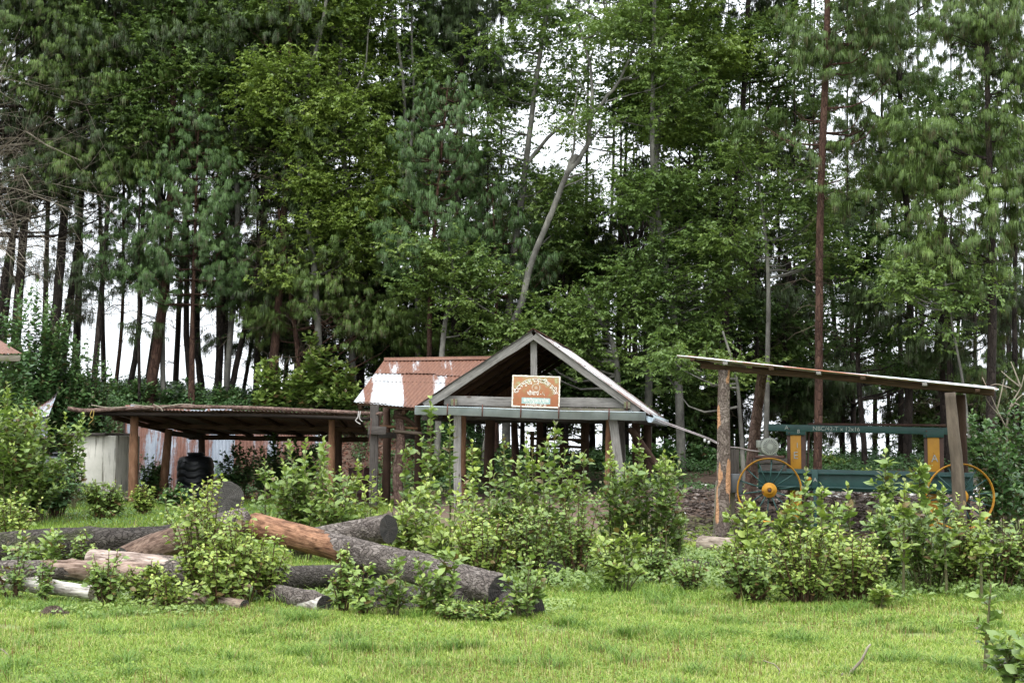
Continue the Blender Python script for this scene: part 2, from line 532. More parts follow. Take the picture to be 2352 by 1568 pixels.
# ---------------------------------------------------------------- ground
def ground():
    ys = np.concatenate([np.arange(-20, 4, 2), np.arange(4, 50, .35), np.arange(50, 80, 2), np.arange(80, 300, 20), [400, 800, 1600, 3000]])
    xs = np.concatenate([[-3000, -1000, -400, -200, -100, -60], np.arange(-40, -16, 2), np.arange(-16, 16.1, .35), np.arange(18, 41, 2), [60, 100, 200, 400, 1000, 3000]])
    X, Y = np.meshgrid(xs, ys)
    Z = terr(X, Y)
    v = np.stack([X, Y, Z], -1).reshape(-1, 3)
    nu, nv = len(xs), len(ys)
    idx = np.arange(nu * nv).reshape(nv, nu)
    q = np.stack([idx[:-1, :-1], idx[:-1, 1:], idx[1:, 1:], idx[1:, :-1]], -1).reshape(-1, 4)
    m, t, p, o = mat_new('ground')
    co = objco(t)
    g = ramp(t, noise(t, co, 1.3, 6), [(.3, (.085, .115, .025)), (.6, (.14, .18, .04))])
    dirt = ramp(t, noise(t, co, 3.1, 6), [(.3, (.075, .045, .03)), (.6, (.13, .085, .06))])
    sx_ = nd(t, 'ShaderNodeSeparateXYZ', {0: co})
    # bare trodden soil round the sheds and on the bank
    f = math_(t, 'ADD', math_(t, 'MULTIPLY', math_(t, 'SUBTRACT', sx_.outputs[1], 23.5), .12), math_(t, 'MULTIPLY', math_(t, 'SUBTRACT', noise(t, co, .5, 4), .5), 1.2))
    f = ramp(t, f, [(.35, (0, 0, 0)), (.55, (1, 1, 1))])
    c = mix(t, f, g, dirt)
    t.links.new(c, p.inputs['Base Color'])
    p.inputs['Roughness'].default_value = .95
    bump(t, p, noise(t, co, 14, 5), .03)
    o = part('ground', MB().add(v, q), m, None, smooth=True)
    tagit(o, kind='structure')
ground()

GRASS = None
def grass():
    m, t, p, o = mat_new('grass')
    at = nd(t, 'ShaderNodeAttribute', attribute_name='tint').outputs['Fac']
    c = ramp(t, at, [(0, (.20, .10, .045)), (.05, (.06, .125, .02)), (.35, (.11, .205, .028)), (.65, (.245, .345, .05)), (.85, (.38, .44, .09)), (1, (.50, .46, .22))])
    t.links.new(c, p.inputs['Base Color'])
    p.inputs['Roughness'].default_value = .5
    p.inputs['Specular IOR Level'].default_value = .3
    tr = nd(t, 'ShaderNodeBsdfTranslucent'); t.links.new(c, tr.inputs['Color'])
    mx = nd(t, 'ShaderNodeMixShader', {0: .3, 1: p.outputs[0], 2: tr.outputs[0]})
    t.links.new(mx.outputs[0], o.inputs[0])
    r = np.random.default_rng(5)
    mb = MB()
    def blades(x, y, h, wd, tint, lean=.5):
        n = len(x)
        az = r.random(n) * 6.283
        dr = np.stack([np.cos(az), np.sin(az), np.zeros(n)], -1)
        sd = np.stack([-np.sin(az), np.cos(az), np.zeros(n)], -1) * (wd * .5)[:, None]
        fa = r.random(n) * 6.283
        z = terr(x, y)
        b = np.stack([x, y, z], -1)
        ln = (lean * r.uniform(.2, 1.3, n) * h)[:, None]
        up = np.array([0, 0, 1.0])
        p1 = b + dr * ln * .35 + up * (h * .55)[:, None]
        p2 = b + dr * ln * 1.1 + up * (h * r.uniform(.75, 1.0, n))[:, None]
        v = np.stack([b - sd, b + sd, p1 - sd * .8, p1 + sd * .8, p2], 1).reshape(-1, 3)
        of = (np.arange(n) * 5)[:, None]
        mb.add(v, of + np.array([[0, 1, 3, 2]]), of + np.array([[2, 3, 4]]), np.repeat(np.clip(tint, 0, 1), 5))
    # short lawn; density falls with distance as the blades shrink in the picture
    N = 860000
    WORN = [(.35, 13.0, .35), (1.6, 14.3, .3), (-4.3, 13.0, .35), (-3.2, 12.5, .3), (3.3, 12.6, .22), (-1.4, 12.1, .25), (.9, 11.2, .2), (2.4, 13.4, .25), (4.3, 14.0, .35)]
    u = r.random(N)
    y = 8.6 * (27.0 / 8.6) ** u
    x = r.uniform(-1, 1, N) * (.355 * y + 1.7)
    pt = wav(x + .5 * wav(y, x, 2, 3), y, 1.1, 1) * .45 + wav(x + .3 * wav(y, x, 5, 1), y, 2.7, 2) * .45 + .35 * wav(x, y + .2 * wav(y, x, 6, 1), 7.3, 3)
    keep = r.random(N) < np.clip(.85 + .75 * pt - np.clip((y - 21) / 9, 0, .8), .16, 1)
    for cx, cy, cr in WORN: keep &= ~(((x - cx) / cr) ** 2 + ((y - cy) / cr / .8) ** 2 + .7 * wav(x, y, 9, 1) + .4 * r.normal(size=N) < .8)
    x, y, pt = x[keep], y[keep], pt[keep]
    h = (.030 + .026 * r.random(len(x)) + .034 * np.clip(pt, -.6, 1.2)) * (1 + .35 * sm(14, 24, y))
    tint = .63 - .16 * pt + .10 * wav(x, y, .45, 5) + r.normal(0, .15, len(x))
    dryp = wav(x, y, .9, 6) > .45
    tint = np.where((r.random(len(x)) < .04 + .09 * dryp), 0.0, tint)
    tint = np.where((r.random(len(x)) < .05), .97, tint)
    blades(x, y, np.maximum(.015, h), .0045 + .0011 * (y - 9) * .45, tint, .9)
    # clover-like small round leaves between
    K = 120000
    y = 8.6 * (20.0 / 8.6) ** r.random(K); x = r.uniform(-1, 1, K) * (.355 * y + .6)
    k = wav(x, y, 1.7, 9) > .0
    x, y = x[k], y[k]; n = len(x)
    pos = np.stack([x, y, terr(x, y) + r.uniform(.01, .045, n)], -1)
    ax = norm(r.normal(size=(n, 3)) * np.array([1, 1, .3]))
    put_leaves(mb, pos, ax, np.array([0, 0, 1.]) + r.normal(0, .35, (n, 3)), r.uniform(.012, .024, n), .48 + r.normal(0, .12, n), LT2, .9)
    # reddish seed stalks
    K = 11000
    y = 9 * (15 / 9) ** r.random(K); x = r.uniform(-1, 1, K) * (.355 * y)
    k = (wav(x, y, .9, 6) > .0)
    x, y = x[k], y[k]
    blades(x, y, r.uniform(.06, .13, len(x)), np.full(len(x), .004), np.where(r.random(len(x)) < .5, 0.0, .97), .25)
    # long tussocks
    TUS = [(-3.3, 10.0, .8), (-3.9, 11.3, .5), (-2.4, 13.1, .6), (-1.9, 13.4, .5), (1.1, 12.4, .5), (1.7, 11.9, .5), (2.0, 13.6, .45), (2.5, 12.0, .6), (3.2, 14.6, .5), (.5, 12.9, .4), (-.6, 14.0, .35),
           (2.9, 15.3, .5), (1.6, 15.6, .5), (3.9, 13.1, .45), (-4.6, 14.4, .6), (-3.7, 14.8, .5), (-5.0, 13.2, .5), (.9, 16.2, .5), (.2, 17.5, .5), (3.6, 16.2, .6), (2.3, 16.8, .5), (4.6, 15.6, .6),
           (-1.2, 11.6, .4), (.2, 10.6, .35), (-2.2, 10.7, .4), (2.9, 10.4, .3), (-4.2, 12.6, .5), (5.1, 14.2, .4), (1.25, 14.6, .4), (-.2, 15.0, .4), (-2.9, 14.5, .4), (-3.2, 14.1, .5)]
    TUS += [(r.uniform(-1, 1) * .33 * yy, yy, r.uniform(.15, .42)) for yy in r.uniform(9.5, 15.5, 70)]
    for cx, cy, rr in TUS:
        cx += r.normal(0, .25); cy += r.normal(0, .25)
        for _ in range(3):
            n = int(170 * rr * r.uniform(.5, 1.5)); ex, ey = cx + r.normal(0, .20 * rr), cy + r.normal(0, .25 * rr)
            q = rr * .16 * np.abs(r.normal(size=(2, n)))
            blades(ex + q[0] * r.choice([-1, 1], n), ey + q[1] * r.choice([-1, 1], n), r.uniform(.04, .16, n) * (.7 + .5 * rr), np.full(n, .0055), .36 + r.normal(0, .14, n), 1.9)
    for i in range(16000):
        pass
    K = 26000
    y = r.uniform(14, 24, K); x = r.uniform(-1, 1, K) * (.355 * y + .5)
    k = wav(x, y, 1.4, 4) > .25
    x, y = x[k], y[k]
    blades(x, y, r.uniform(.06, .20, len(x)), np.full(len(x), .007), .45 + r.normal(0, .12, len(x)), 1.0)
    o = part('grass', mb, m)
    tagit(o, 'short yellow green meadow grass with tussocks and dry reddish stalks', 'grass', kind='stuff')
    return m
GRASS = grass()

def undergrowth():
    r = np.random.default_rng(77)
    mb = MB()
    def carpet(n, xr, yr, hmax, leaf, tint, k=0, thr=-2):
        y = r.uniform(*yr, n); x = r.uniform(*xr, n)
        s = wav(x, y, 1.0, k) ; kk = s > thr
        x, y, s = x[kk], y[kk], s[kk]
        hh = hmax * (.45 + .55 * np.clip(s + .3, 0, 1.2)) * (.75 + .25 * wav(x, y, 4, k + 1))
        m_ = len(x)
        z = terr(x, y) + hh * r.random(m_) ** .45
        ax = r.normal(size=(m_, 3)) * np.array([1, 1, .3]) + np.array([0, -.25, -.3])
        nr = np.array([0, -.25, 1.0]) + r.normal(0, .4, (m_, 3))
        put_leaves(mb, np.stack([x, y, z], -1), ax, nr, leaf * r.uniform(.6, 1.2, m_), tint + .15 * s + r.normal(0, .12, m_), LT2, .7)
    carpet(60000, (-17, -1.5), (40.2, 46), .75, .085, .45, 1)          # top of the bank
    carpet(26000, (-17, -9.5), (34, 41), 1.0, .085, .45, 2)            # far left slope
    carpet(16000, (-9.5, -1.5), (38.3, 40.6), .5, .075, .35, 3, 0.05)  # patchy on the earth bank
    carpet(52000, (-2.5, 17), (37, 46), .8, .085, .32, 4)              # behind the gable and saw
    carpet(9000, (-2.5, 4.5), (32.5, 37), .28, .06, .4, 5, -.1)
    carpet(7000, (3, 14), (30, 37), .22, .05, .4, 6, .25)
    carpet(22000, (-14, -3), (27.5, 36), .14, .045, .62, 7, -.3)        # weeds by the low shed
    o = part('undergrowth', mb, [S_DARK])
    tagit(o, 'low leafy undergrowth covering the bank and the floor of the wood', 'undergrowth', kind='stuff')
    mb = MB()
    carpet(15000, (-1.4, 3.3), (16.0, 20.5), .34, .055, .42, 8, -.25)
    carpet(21000, (2.3, 7.4), (14.9, 19.5), .36, .055, .42, 9, -.35)
    carpet(10000, (-5.6, .1), (15.0, 17.4), .18, .05, .45, 10, -.15)
    carpet(5000, (-5.6, .6), (13.9, 14.7), .12, .04, .5, 11, 0)
    carpet(6000, (-7, -2), (19.5, 27), .13, .05, .5, 12, .25)
    o = part('weeds', mb, [S_MID])
    tagit(o, 'knee high weeds filling the ground between the logs and the shrubs', 'weeds', kind='stuff')
    # weeds and grass behind the logs
    mb = MB()
    K = 60000
    y = r.uniform(24, 36, K); x = r.uniform(-14, 1, K)
    kk = (r.random(K) < np.clip(1.2 - (y - 30) * .12, .2, 1)) & ((x < -2.5) | (y < 27))
    x, y = x[kk], y[kk]; n = len(x)
    b = np.stack([x, y, terr(x, y)], -1)
    az = r.random(n) * 6.28
    sd = np.stack([np.cos(az), np.sin(az), np.zeros(n)], -1) * .010
    tip = b + np.stack([r.normal(0, .04, n), r.normal(0, .04, n), r.uniform(.05, .13, n)], -1)
    mb.add(np.stack([b - sd, b + sd, tip], 1).reshape(-1, 3), None, (np.arange(n) * 3)[:, None] + np.array([[0, 1, 2]]), np.repeat(np.clip(.5 + r.normal(0, .15, n), .06, 1), 3))
    o = part('grass', mb, GRASS)
    tagit(o, 'strip of bright grass behind the log pile before the low shed', 'grass', kind='stuff')
undergrowth()

def chips():
    r = np.random.default_rng(9)
    m, t, p, o = mat_new('bark chips')
    at = nd(t, 'ShaderNodeAttribute', attribute_name='tint').outputs['Fac']
    c = ramp(t, at, [(0, (.03, .02, .015)), (.4, (.10, .07, .055)), (.75, (.19, .15, .13)), (.93, (.30, .25, .21)), (1, (.62, .60, .56))])
    t.links.new(c, p.inputs['Base Color']); p.inputs['Roughness'].default_value = .8
    N = 26000
    y = r.uniform(23.5, 36, N); x = r.uniform(2.2, 13, N)
    k = (wav(x, y, .6, 2) > -.6) & (r.random(N) < np.clip(.25 + .8 * np.exp(-((x - 6.8) / 3.4) ** 2), 0, 1))
    x, y = x[k], y[k]; n = len(x)
    L = r.uniform(.03, .16, n); W_ = L * r.uniform(.2, .6, n)
    az = r.random(n) * 6.28; ti = r.normal(0, .35, n)
    ax = np.stack([np.cos(az), np.sin(az), ti * .6], -1) * L[:, None] * .5
    sd = np.stack([-np.sin(az), np.cos(az), r.normal(0, .35, n)], -1) * W_[:, None] * .5
    c0 = np.stack([x, y, terr(x, y) + r.uniform(.0, .06, n)], -1)
    up = np.array([0, 0, .008])
    v = np.stack([c0 - ax - sd, c0 + ax - sd * .6, c0 + ax + sd, c0 - ax + sd * .8, c0 - ax - sd + up, c0 + ax - sd * .6 + up, c0 + ax + sd + up, c0 - ax + sd * .8 + up], 1).reshape(-1, 3)
    of = (np.arange(n) * 8)[:, None, None]
    q = (np.array(BOXQ)[None] + of).reshape(-1, 4)
    white = (np.abs(x - 8.3) < 2.2) & (y > 29.5) & (r.random(n) < .35)
    tn = np.where(white | (r.random(n) < .01), 1.0, r.uniform(0, .9, n) ** 1.3)
    ob = part('bark_chips', MB().add(v, q, None, np.repeat(tn, 8)), m)
    tagit(ob, 'heap of grey brown bark chips and offcuts under and behind the saw', 'wood chips', kind='stuff')
    r = np.random.default_rng(10)
    # fallen needles and leaves on the earth bank
    N = 14000
    x = r.uniform(-10, 0, N); y = r.uniform(38.4, 41.2, N); n = N
    c0 = np.stack([x, y, terr(x, y) + .01], -1)
    az = r.random(n) * 6.28
    ax = np.stack([np.cos(az), np.sin(az) * .5, r.normal(0, .5, n)], -1) * .06
    sd = np.stack([-np.sin(az), np.cos(az) * .5, r.normal(0, .5, n)], -1) * .03
    mm = plain_mat('leaf litter', (.17, .075, .045), (.09, .04, .028), .9, 9)
    ob = part('leaf_litter', MB().add(np.stack([c0 - ax, c0 + sd, c0 + ax, c0 - sd], 1).reshape(-1, 3), (np.arange(n) * 4)[:, None] + np.array([[0, 1, 2, 3]])), mm)
    tagit(ob, 'rust brown leaf litter on the earth bank behind the low shed', 'leaf litter', kind='stuff')
chips()
# ---------------------------------------------------------------- trees
LEAFN = [0]

KB, KP = 6.2, 4.8                # leaf and needle density of the crowns

def place_d(x, d):
    """keep the front trees on the bank (left) and clear of the gabled shed"""
    if x < 1000: return d if d > 41 else 41.2 + (d - 36) * .25
    if x < 1640: return max(d, 38.6)
    return d

def trunk_pts(pts, d, extend=True):
    """pts: (x, y[, dd]) in photo units -> world path from the terrain up"""
    P = [V(p[0], p[1], d + (p[2] if len(p) > 2 else 0)) for p in pts]
    if extend:
        g = tz(P[0].x, P[0].y)
        if P[0].z > g + .1:
            dx = (P[0] - P[1]) if len(P) > 1 else Vector((0, 0, -1))
            k = min(.35, abs(dx.x / (dx.z + 1e-6)) if dx.z else 0)
            sgn = 1 if dx.x > 0 else -1
            h = P[0].z - g
            P.insert(0, Vector((P[0].x + sgn * k * h * .6, P[0].y, g - .12)))
    return P

def blobs_w(bl, d):
    """(x, y, rx, ry[, dd[, rd]]) -> ellipsoids"""
    o = []
    for b in bl:
        x, y, rx, ry = b[:4]
        dd = b[4] if len(b) > 4 else 0
        D = d + dd
        k = D / F
        rd = b[5] if len(b) > 5 else max(.5, min(rx, ry) * k * .9)
        o.append((V(x, y, D), (rx * k, rd, ry * k), rx * ry * k * k))
    return o

def limbs(mb, trunk, targets, r, r0=.03, sag=.0, sides=5, up=.25, wob=.05, kmax=.045):
    T = np.array(trunk)
    for c in targets:
        dh = np.linalg.norm(T[:, :2] - c[None, :2], axis=1)
        want = c[2] - .45 * dh
        cost = np.abs(T[:, 2] - want) + .4 * dh
        i = int(np.argmin(cost)); a = T[i]
        L = np.linalg.norm(c - a)
        if L < .15: continue
        midp = a * .5 + c * .5 + np.array([0, 0, -up * L * .5 + sag * L]) + r.normal(0, wob * L, 3)
        P = crv([a, midp, c], 6)
        P[1:-1] += r.normal(0, wob * .25 * L, (4, 3))
        rr = min(kmax, .012 + .012 * L)
        tube(mb, P, np.linspace(rr, .006, 6), sides, False)

def broad_crown(mb, blobs, lai, leaf, r, tbias=0.0, clump=.55, up=.35, per=11, droop=.5, mi=0):
    area = sum(b[2] for b in blobs) * math.pi
    nl = int(area * lai * KB / (leaf * leaf * .33))
    ns = max(3, nl // per)
    nc = max(3, ns // 34)
    C, dC, _ = in_blobs(blobs, nc, r, .5)
    ci = r.integers(0, nc, ns)
    off = r.normal(size=(ns, 3)) * np.array([clump, clump, clump * .42])
    S = C[ci] + off                                   # twig tips
    tdir = norm(off * np.array([1, 1, .5]) + dC[ci] * .35 + r.normal(0, .35, (ns, 3)) + np.array([0, 0, .15]))
    tl = r.uniform(.25, .55, ns)
    # leaves alternate along the twig
    k = np.arange(per)
    f = (k / (per - 1))[None, :] * .9 + .1 + r.normal(0, .03, (ns, per))
    base = S[:, None, :] - tdir[:, None, :] * (tl[:, None] * (1 - f))[:, :, None]
    base[:, :, 2] -= (.12 * (1 - (1 - f) ** 2) * tl[:, None])
    sd = norm(np.cross(tdir, np.array([0, 0, 1.0])))
    sg = np.where(k % 2 == 0, 1, -1)[None, :, None]
    ax = sd[:, None, :] * sg * .8 + tdir[:, None, :] * .6 + np.array([0, 0, -droop]) * r.uniform(.1, 1.2, (ns, per))[:, :, None] + r.normal(0, .25, (ns, per, 3))
    nr = np.array([0, 0, 1.0]) + r.normal(0, .38, (ns, per, 3))
    sz = leaf * r.uniform(.65, 1.15, (ns, per))
    ctint = r.normal(.42 + tbias, .16, nc)[ci][:, None]
    tint = ctint + .28 * (f > .85) * r.random((ns, per)) + r.normal(0, .10, (ns, per))
    put_leaves(mb, base.reshape(-1, 3), ax.reshape(-1, 3), nr.reshape(-1, 3), sz.ravel(), tint.ravel(), LT2, .62, mi)
    LEAFN[0] += ns * per
    # twigs: slim triangles
    p1 = S; p0 = S - tdir * tl[:, None]
    sdv = sd * .004
    v = np.stack([p0 - sdv, p0 + sdv, p1], 1).reshape(-1, 3)
    mb.add(v, None, (np.arange(ns)[:, None] * 3 + np.array([[0, 1, 2]])), .0, 1)
    return C

def tufts(mb, pos, ax, r, ln=.24, nn=16, wd=.012, tint=.45, up=.45, hang=.72, spread=.62):
    """drooping bunches of long needles at the twig ends"""
    K = len(pos)
    if K == 0: return
    az = r.random((K, nn)) * 2 * np.pi
    hor = np.stack([np.cos(az), np.sin(az), np.zeros_like(az)], -1)
    out = norm(hor * spread + ax[:, None, :] * .75 + np.array([0, 0, up]) + r.normal(0, .12, (K, nn, 3)))
    L = ln * r.uniform(.7, 1.15, (K, nn))[:, :, None] * r.uniform(.6, 1.25, K)[:, None, None]
    p0 = pos[:, None, :] + r.normal(0, .012, (K, nn, 3))
    p1 = p0 + out * L * .38
    hg = (hang + r.normal(0, .14, K))[:, None, None]
    d2 = norm(out * (1 - hg) + np.array([0, 0, -1.2]) * hg)
    p2 = p1 + d2 * L * .36
    p3 = p2 + norm(d2 + np.array([0, 0, -1.2])) * L * .34
    side = norm(np.cross(out, np.array([0, 0, 1.0]) + r.normal(0, .4, (K, nn, 3)))) * wd * .5
    v = np.stack([p0 - side * .6, p0 + side * .6, p1 - side, p1 + side, p2 - side, p2 + side, p3], 2).reshape(-1, 3)
    n = K * nn
    o = (np.arange(n) * 7)[:, None]
    q = np.concatenate([o + np.array([[0, 1, 3, 2]]), o + np.array([[2, 3, 5, 4]])])
    t = o + np.array([[4, 5, 6]])
    tt = np.repeat(np.clip(np.repeat(np.asarray(tint) * np.ones(K), nn) + r.normal(0, .12, n), 0, 1), 7)
    mb.add(v, q, t, tt, 0)
    LEAFN[0] += n

def pine_sprays(mb, P0, D, L, r, step=.13, ln=.24, nn=15, wd=.012, tint=.45, twigmi=1, curl=.35, dry=0):
    """branchlets carrying tufts along their outer part"""
    K = len(P0)
    if K == 0: return
    m = max(2, int(np.ceil(L.max() / step)))
    f = np.linspace(.25, 1, m)[None, :] + r.normal(0, .03, (K, m))
    pos = P0[:, None, :] + D[:, None, :] * (L[:, None] * f)[:, :, None]
    pos[:, :, 2] += curl * L[:, None] * (f ** 2 - f * .9)
    pos += r.normal(0, .03, pos.shape)
    keep = (r.random((K, m)) < np.minimum(1, (L[:, None] / step) / m * 1.05))
    tn = (np.asarray(tint) * np.ones(K))[:, None] + .16 * (f - .6) + r.normal(0, .08, (K, m))
    ax = np.repeat(D[:, None, :], m, 1)
    tufts(mb, pos[keep], ax[keep], r, ln, nn, wd, tn[keep])
    if dry:
        kk = keep & (r.random((K, m)) < dry)
        tufts(mb, pos[kk] - np.array([0, 0, .05]), ax[kk], r, ln * 1.1, max(5, nn // 2), wd * .8, np.zeros(kk.sum()), 0, 1.0, .4)
    sd = norm(np.cross(D, np.array([0, 0, 1.0]))) * .006
    P1 = P0 + D * L[:, None]; P1[:, 2] += curl * L * .1
    Pm = P0 + D * L[:, None] * .5; Pm[:, 2] -= curl * L * .2
    v = np.stack([P0 - sd, P0 + sd, Pm - sd * .8, Pm + sd * .8, P1], 1).reshape(-1, 3)
    o = (np.arange(K) * 5)[:, None]
    mb.add(v, o + np.array([[0, 1, 3, 2]]), o + np.array([[2, 3, 4]]), 0, twigmi)

def pine_crown(mb, blobs, dens, r, tint=.45, ln=.24, nn=15, wd=.012, dry=.15, flat=.5):
    area = sum(b[2] for b in blobs) * math.pi
    nb = max(4, int(area * dens * KP))
    nc = max(3, nb // 8)
    C, dC, _ = in_blobs(blobs, nc, r, .55)
    ci = r.integers(0, nc, nb)
    cen = np.array([list(b[0]) for b in blobs]).mean(0)
    D = norm((C - cen)[ci] * np.array([1, 1, .15]) * .6 + r.normal(0, .55, (nb, 3)) * np.array([1, 1, flat]) + np.array([0, 0, .05]))
    P0 = C[ci] + r.normal(0, .30, (nb, 3)) * np.array([1, 1, .5])
    L = r.uniform(.35, .9, nb)
    pine_sprays(mb, P0, D, L, r, .17, ln * .92, nn + 12, wd * .8, r.normal(tint, .1, nc)[ci], dry=dry)
    return C

def dead_limbs(mb, trunk, r, zr, n, ln=1.6, droop=.3, rad=.014, sub=5, side=None, hor=1.0, mi=0):
    T = np.array(trunk)
    z0, z1 = zr
    for _ in range(n):
        z = r.uniform(z0, z1)
        i = int(np.argmin(np.abs(T[:, 2] - z))); a = T[i]
        az = r.uniform(0, 2 * np.pi)
        d = np.array([np.cos(az) * hor, np.sin(az) * .7, r.uniform(-.2, .35)]); d /= np.linalg.norm(d)
        if side: d[0] = abs(d[0]) * side
        L = ln * r.uniform(.4, 1.2)
        P = crv([a, a + d * L * .5 + np.array([0, 0, .08 * L]), a + d * L + np.array([0, 0, -droop * L])], 6)
        P[1:] += r.normal(0, .03 * L, (5, 3))
        tube(mb, P, np.linspace(rad * r.uniform(.6, 1.2), .004, 6), 3, False, mi=mi)
        for _ in range(sub):
            k = r.integers(1, 5); b = P[k]
            e = b + r.normal(0, .28 * L, 3) + d * .18 * L + np.array([0, 0, -.06 * L])
            m_ = (b + e) / 2 + r.normal(0, .05, 3)
            tube(mb, [b, m_, e], [.006, .004, .002], 3, False, mi=mi)

def tree(name, label, pts, d, rad, bark, kind, blobs, lai=1.0, leafm=None, tint=0.0, leaf=.115, seed=0, group=None,
         rtop=.35, dead=None, rough=.025, cat='tree', nlimb=40, forks=(), clump=.5, nn=15, dens=7, dry=.15, ln=.24, wd=.012, hangers=None):
    r = np.random.default_rng(seed + 1000)
    d = place_d(pts[0][0], d)
    W = trunk_pts(pts, d)
    T = crv(W, max(16, len(W) * 7))
    n = len(T)
    T[2:-1] += r.normal(0, rad * .035, (n - 3, 3)) * np.array([1, 1, 0])
    R = rad * (1 - (1 - rtop) * np.linspace(0, 1, n) ** 1.1)
    R[0] *= 1.25
    root = thing(name, label, cat, tuple(T[0]), group)
    tm = MB()
    tube(tm, T, R, 12, True, rough=rough, seed=seed)
    F2 = []
    for fk in forks:
        fp = crv([V(p[0], p[1], d + (p[2] if len(p) > 2 else 0)) for p in fk[0]], 14)
        fp[1:] += r.normal(0, fk[1] * .2, (13, 3))
        tube(tm, fp, np.linspace(fk[1], fk[1] * .3, 14), 8, False, rough=.04, seed=seed)
        F2.append(fp)
    skel = np.vstack([T] + F2)
    # the crown
    B = blobs_w(blobs, d)
    cm = MB()
    if B:
        if kind == 'broad':
            C = broad_crown(cm, B, lai, leaf, r, tint, clump=clump)
        else:
            C = pine_crown(cm, B, dens * lai, r, .45 + tint, ln, nn, wd, dry)
        pick = C[r.permutation(len(C))[:nlimb]]
        limbs(tm, skel, pick, r)
        if kind == 'broad':
            # secondary twigs between the clumps
            j = r.permutation(len(C))[:nlimb * 2]
            for c in C[j]:
                o = pick[int(np.argmin(np.linalg.norm(pick - c, axis=1)))]
                if np.linalg.norm(o - c) > .1:
                    tube(tm, [o, (o + c) / 2 + r.normal(0, .06, 3), c], [.012, .008, .004], 3, False)
    if dead:
        dead_limbs(tm, T, r, *dead[:1], dead[1], mi=1, **(dead[2] if len(dead) > 2 else {}))
    part('trunk', tm, [bark, dead[3] if dead and len(dead) > 3 else TWIG], root, smooth=True)
    if B:
        part('crown', cm, [leafm, TWIG], root)
    return root

def zat(y, d): return V(1176, y, d).z

def whorl_pine(name, label, x, y0, ytop, d, half, rad, mat, seed, tint=0, lean=0, group=None, ln=.26, nn=18, dens=1.0, z_low=None, taper=1.0):
    """young pine: whorls of up-curved boughs with drooping tufts; half = bough reach (m) at y0"""
    r = np.random.default_rng(seed)
    d = place_d(x, d)
    top = V(x, ytop, d); low = V(x + lean, y0, d)
    g = tz(low.x, d)
    root = thing(name, label, 'tree', (low.x, d, g), group)
    T = crv([Vector((low.x, d, g - .1)), low, top], 30)
    tm = MB(); tube(tm, T, np.linspace(rad, .02, 30), 10, True, rough=.05, seed=seed)
    cm = MB()
    H = top.z - low.z
    z = low.z; P0 = []; D = []; L = []
    while z < top.z - .1:
        f = (top.z - z) / H
        reach = (half * f ** taper + .15) * r.uniform(.75, 1.2)
        nb = int(r.integers(5, 8))
        i = int(np.argmin(np.abs(T[:, 2] - z))); a = T[i].copy(); a[2] = z
        a0 = r.random() * 6.28
        for k in range(nb):
            az = a0 + k / nb * 6.28 + r.normal(0, .25)
            d3 = np.array([np.cos(az), np.sin(az), 0])
            rc = reach * r.uniform(.6, 1.15)
            e = a + d3 * rc + np.array([0, 0, .35 * rc + .1])
            m_ = a + d3 * rc * .55 + np.array([0, 0, .02 * rc])
            P = crv([a, m_, e], 8)
            tube(tm, P, np.linspace(.012 + .010 * rc, .006, 8), 4, False)
            # side shoots
            ns = max(3, int(rc / .12 * dens))
            for s in range(ns):
                u = r.uniform(.3, 1.0) if s else 1.0
                j = u * 7; j0 = min(6, int(j)); b = P[j0] * (1 - (j - j0)) + P[j0 + 1] * (j - j0)
                dd = d3 * r.uniform(.2, 1) + np.cross(d3, [0, 0, 1]) * r.normal(0, .8) + np.array([0, 0, .25])
                P0.append(b); D.append(dd / np.linalg.norm(dd)); L.append(r.uniform(.18, .5) * (.6 + .5 * f))
        z += r.uniform(.28, .42)
    P0 = np.array(P0); D = np.array(D); L = np.array(L)
    pine_sprays(cm, P0, D, L, r, .16, ln * .92, nn + 12, .0095, np.full(len(P0), .52 + tint) + r.normal(0, .12, len(P0)), dry=.25)
    # leader
    tufts(cm, np.array([top, top - Vector((0, 0, .2))]), np.array([[0, 0, 1.], [0, 0, 1.]]), r, ln, 30, .012, .6 + tint, up=1.2)
    part('trunk', tm, B_RED, root, smooth=True)
    part('crown', cm, [mat, TWIG], root)
    return root

def z_range(y0, y1, d): return (zat(y0, d), zat(y1, d))

def dead_of(y0, y1, d, n, kw=None, m=None):
    return [z_range(y0, y1, d), n, kw or {}, m or TWIG]

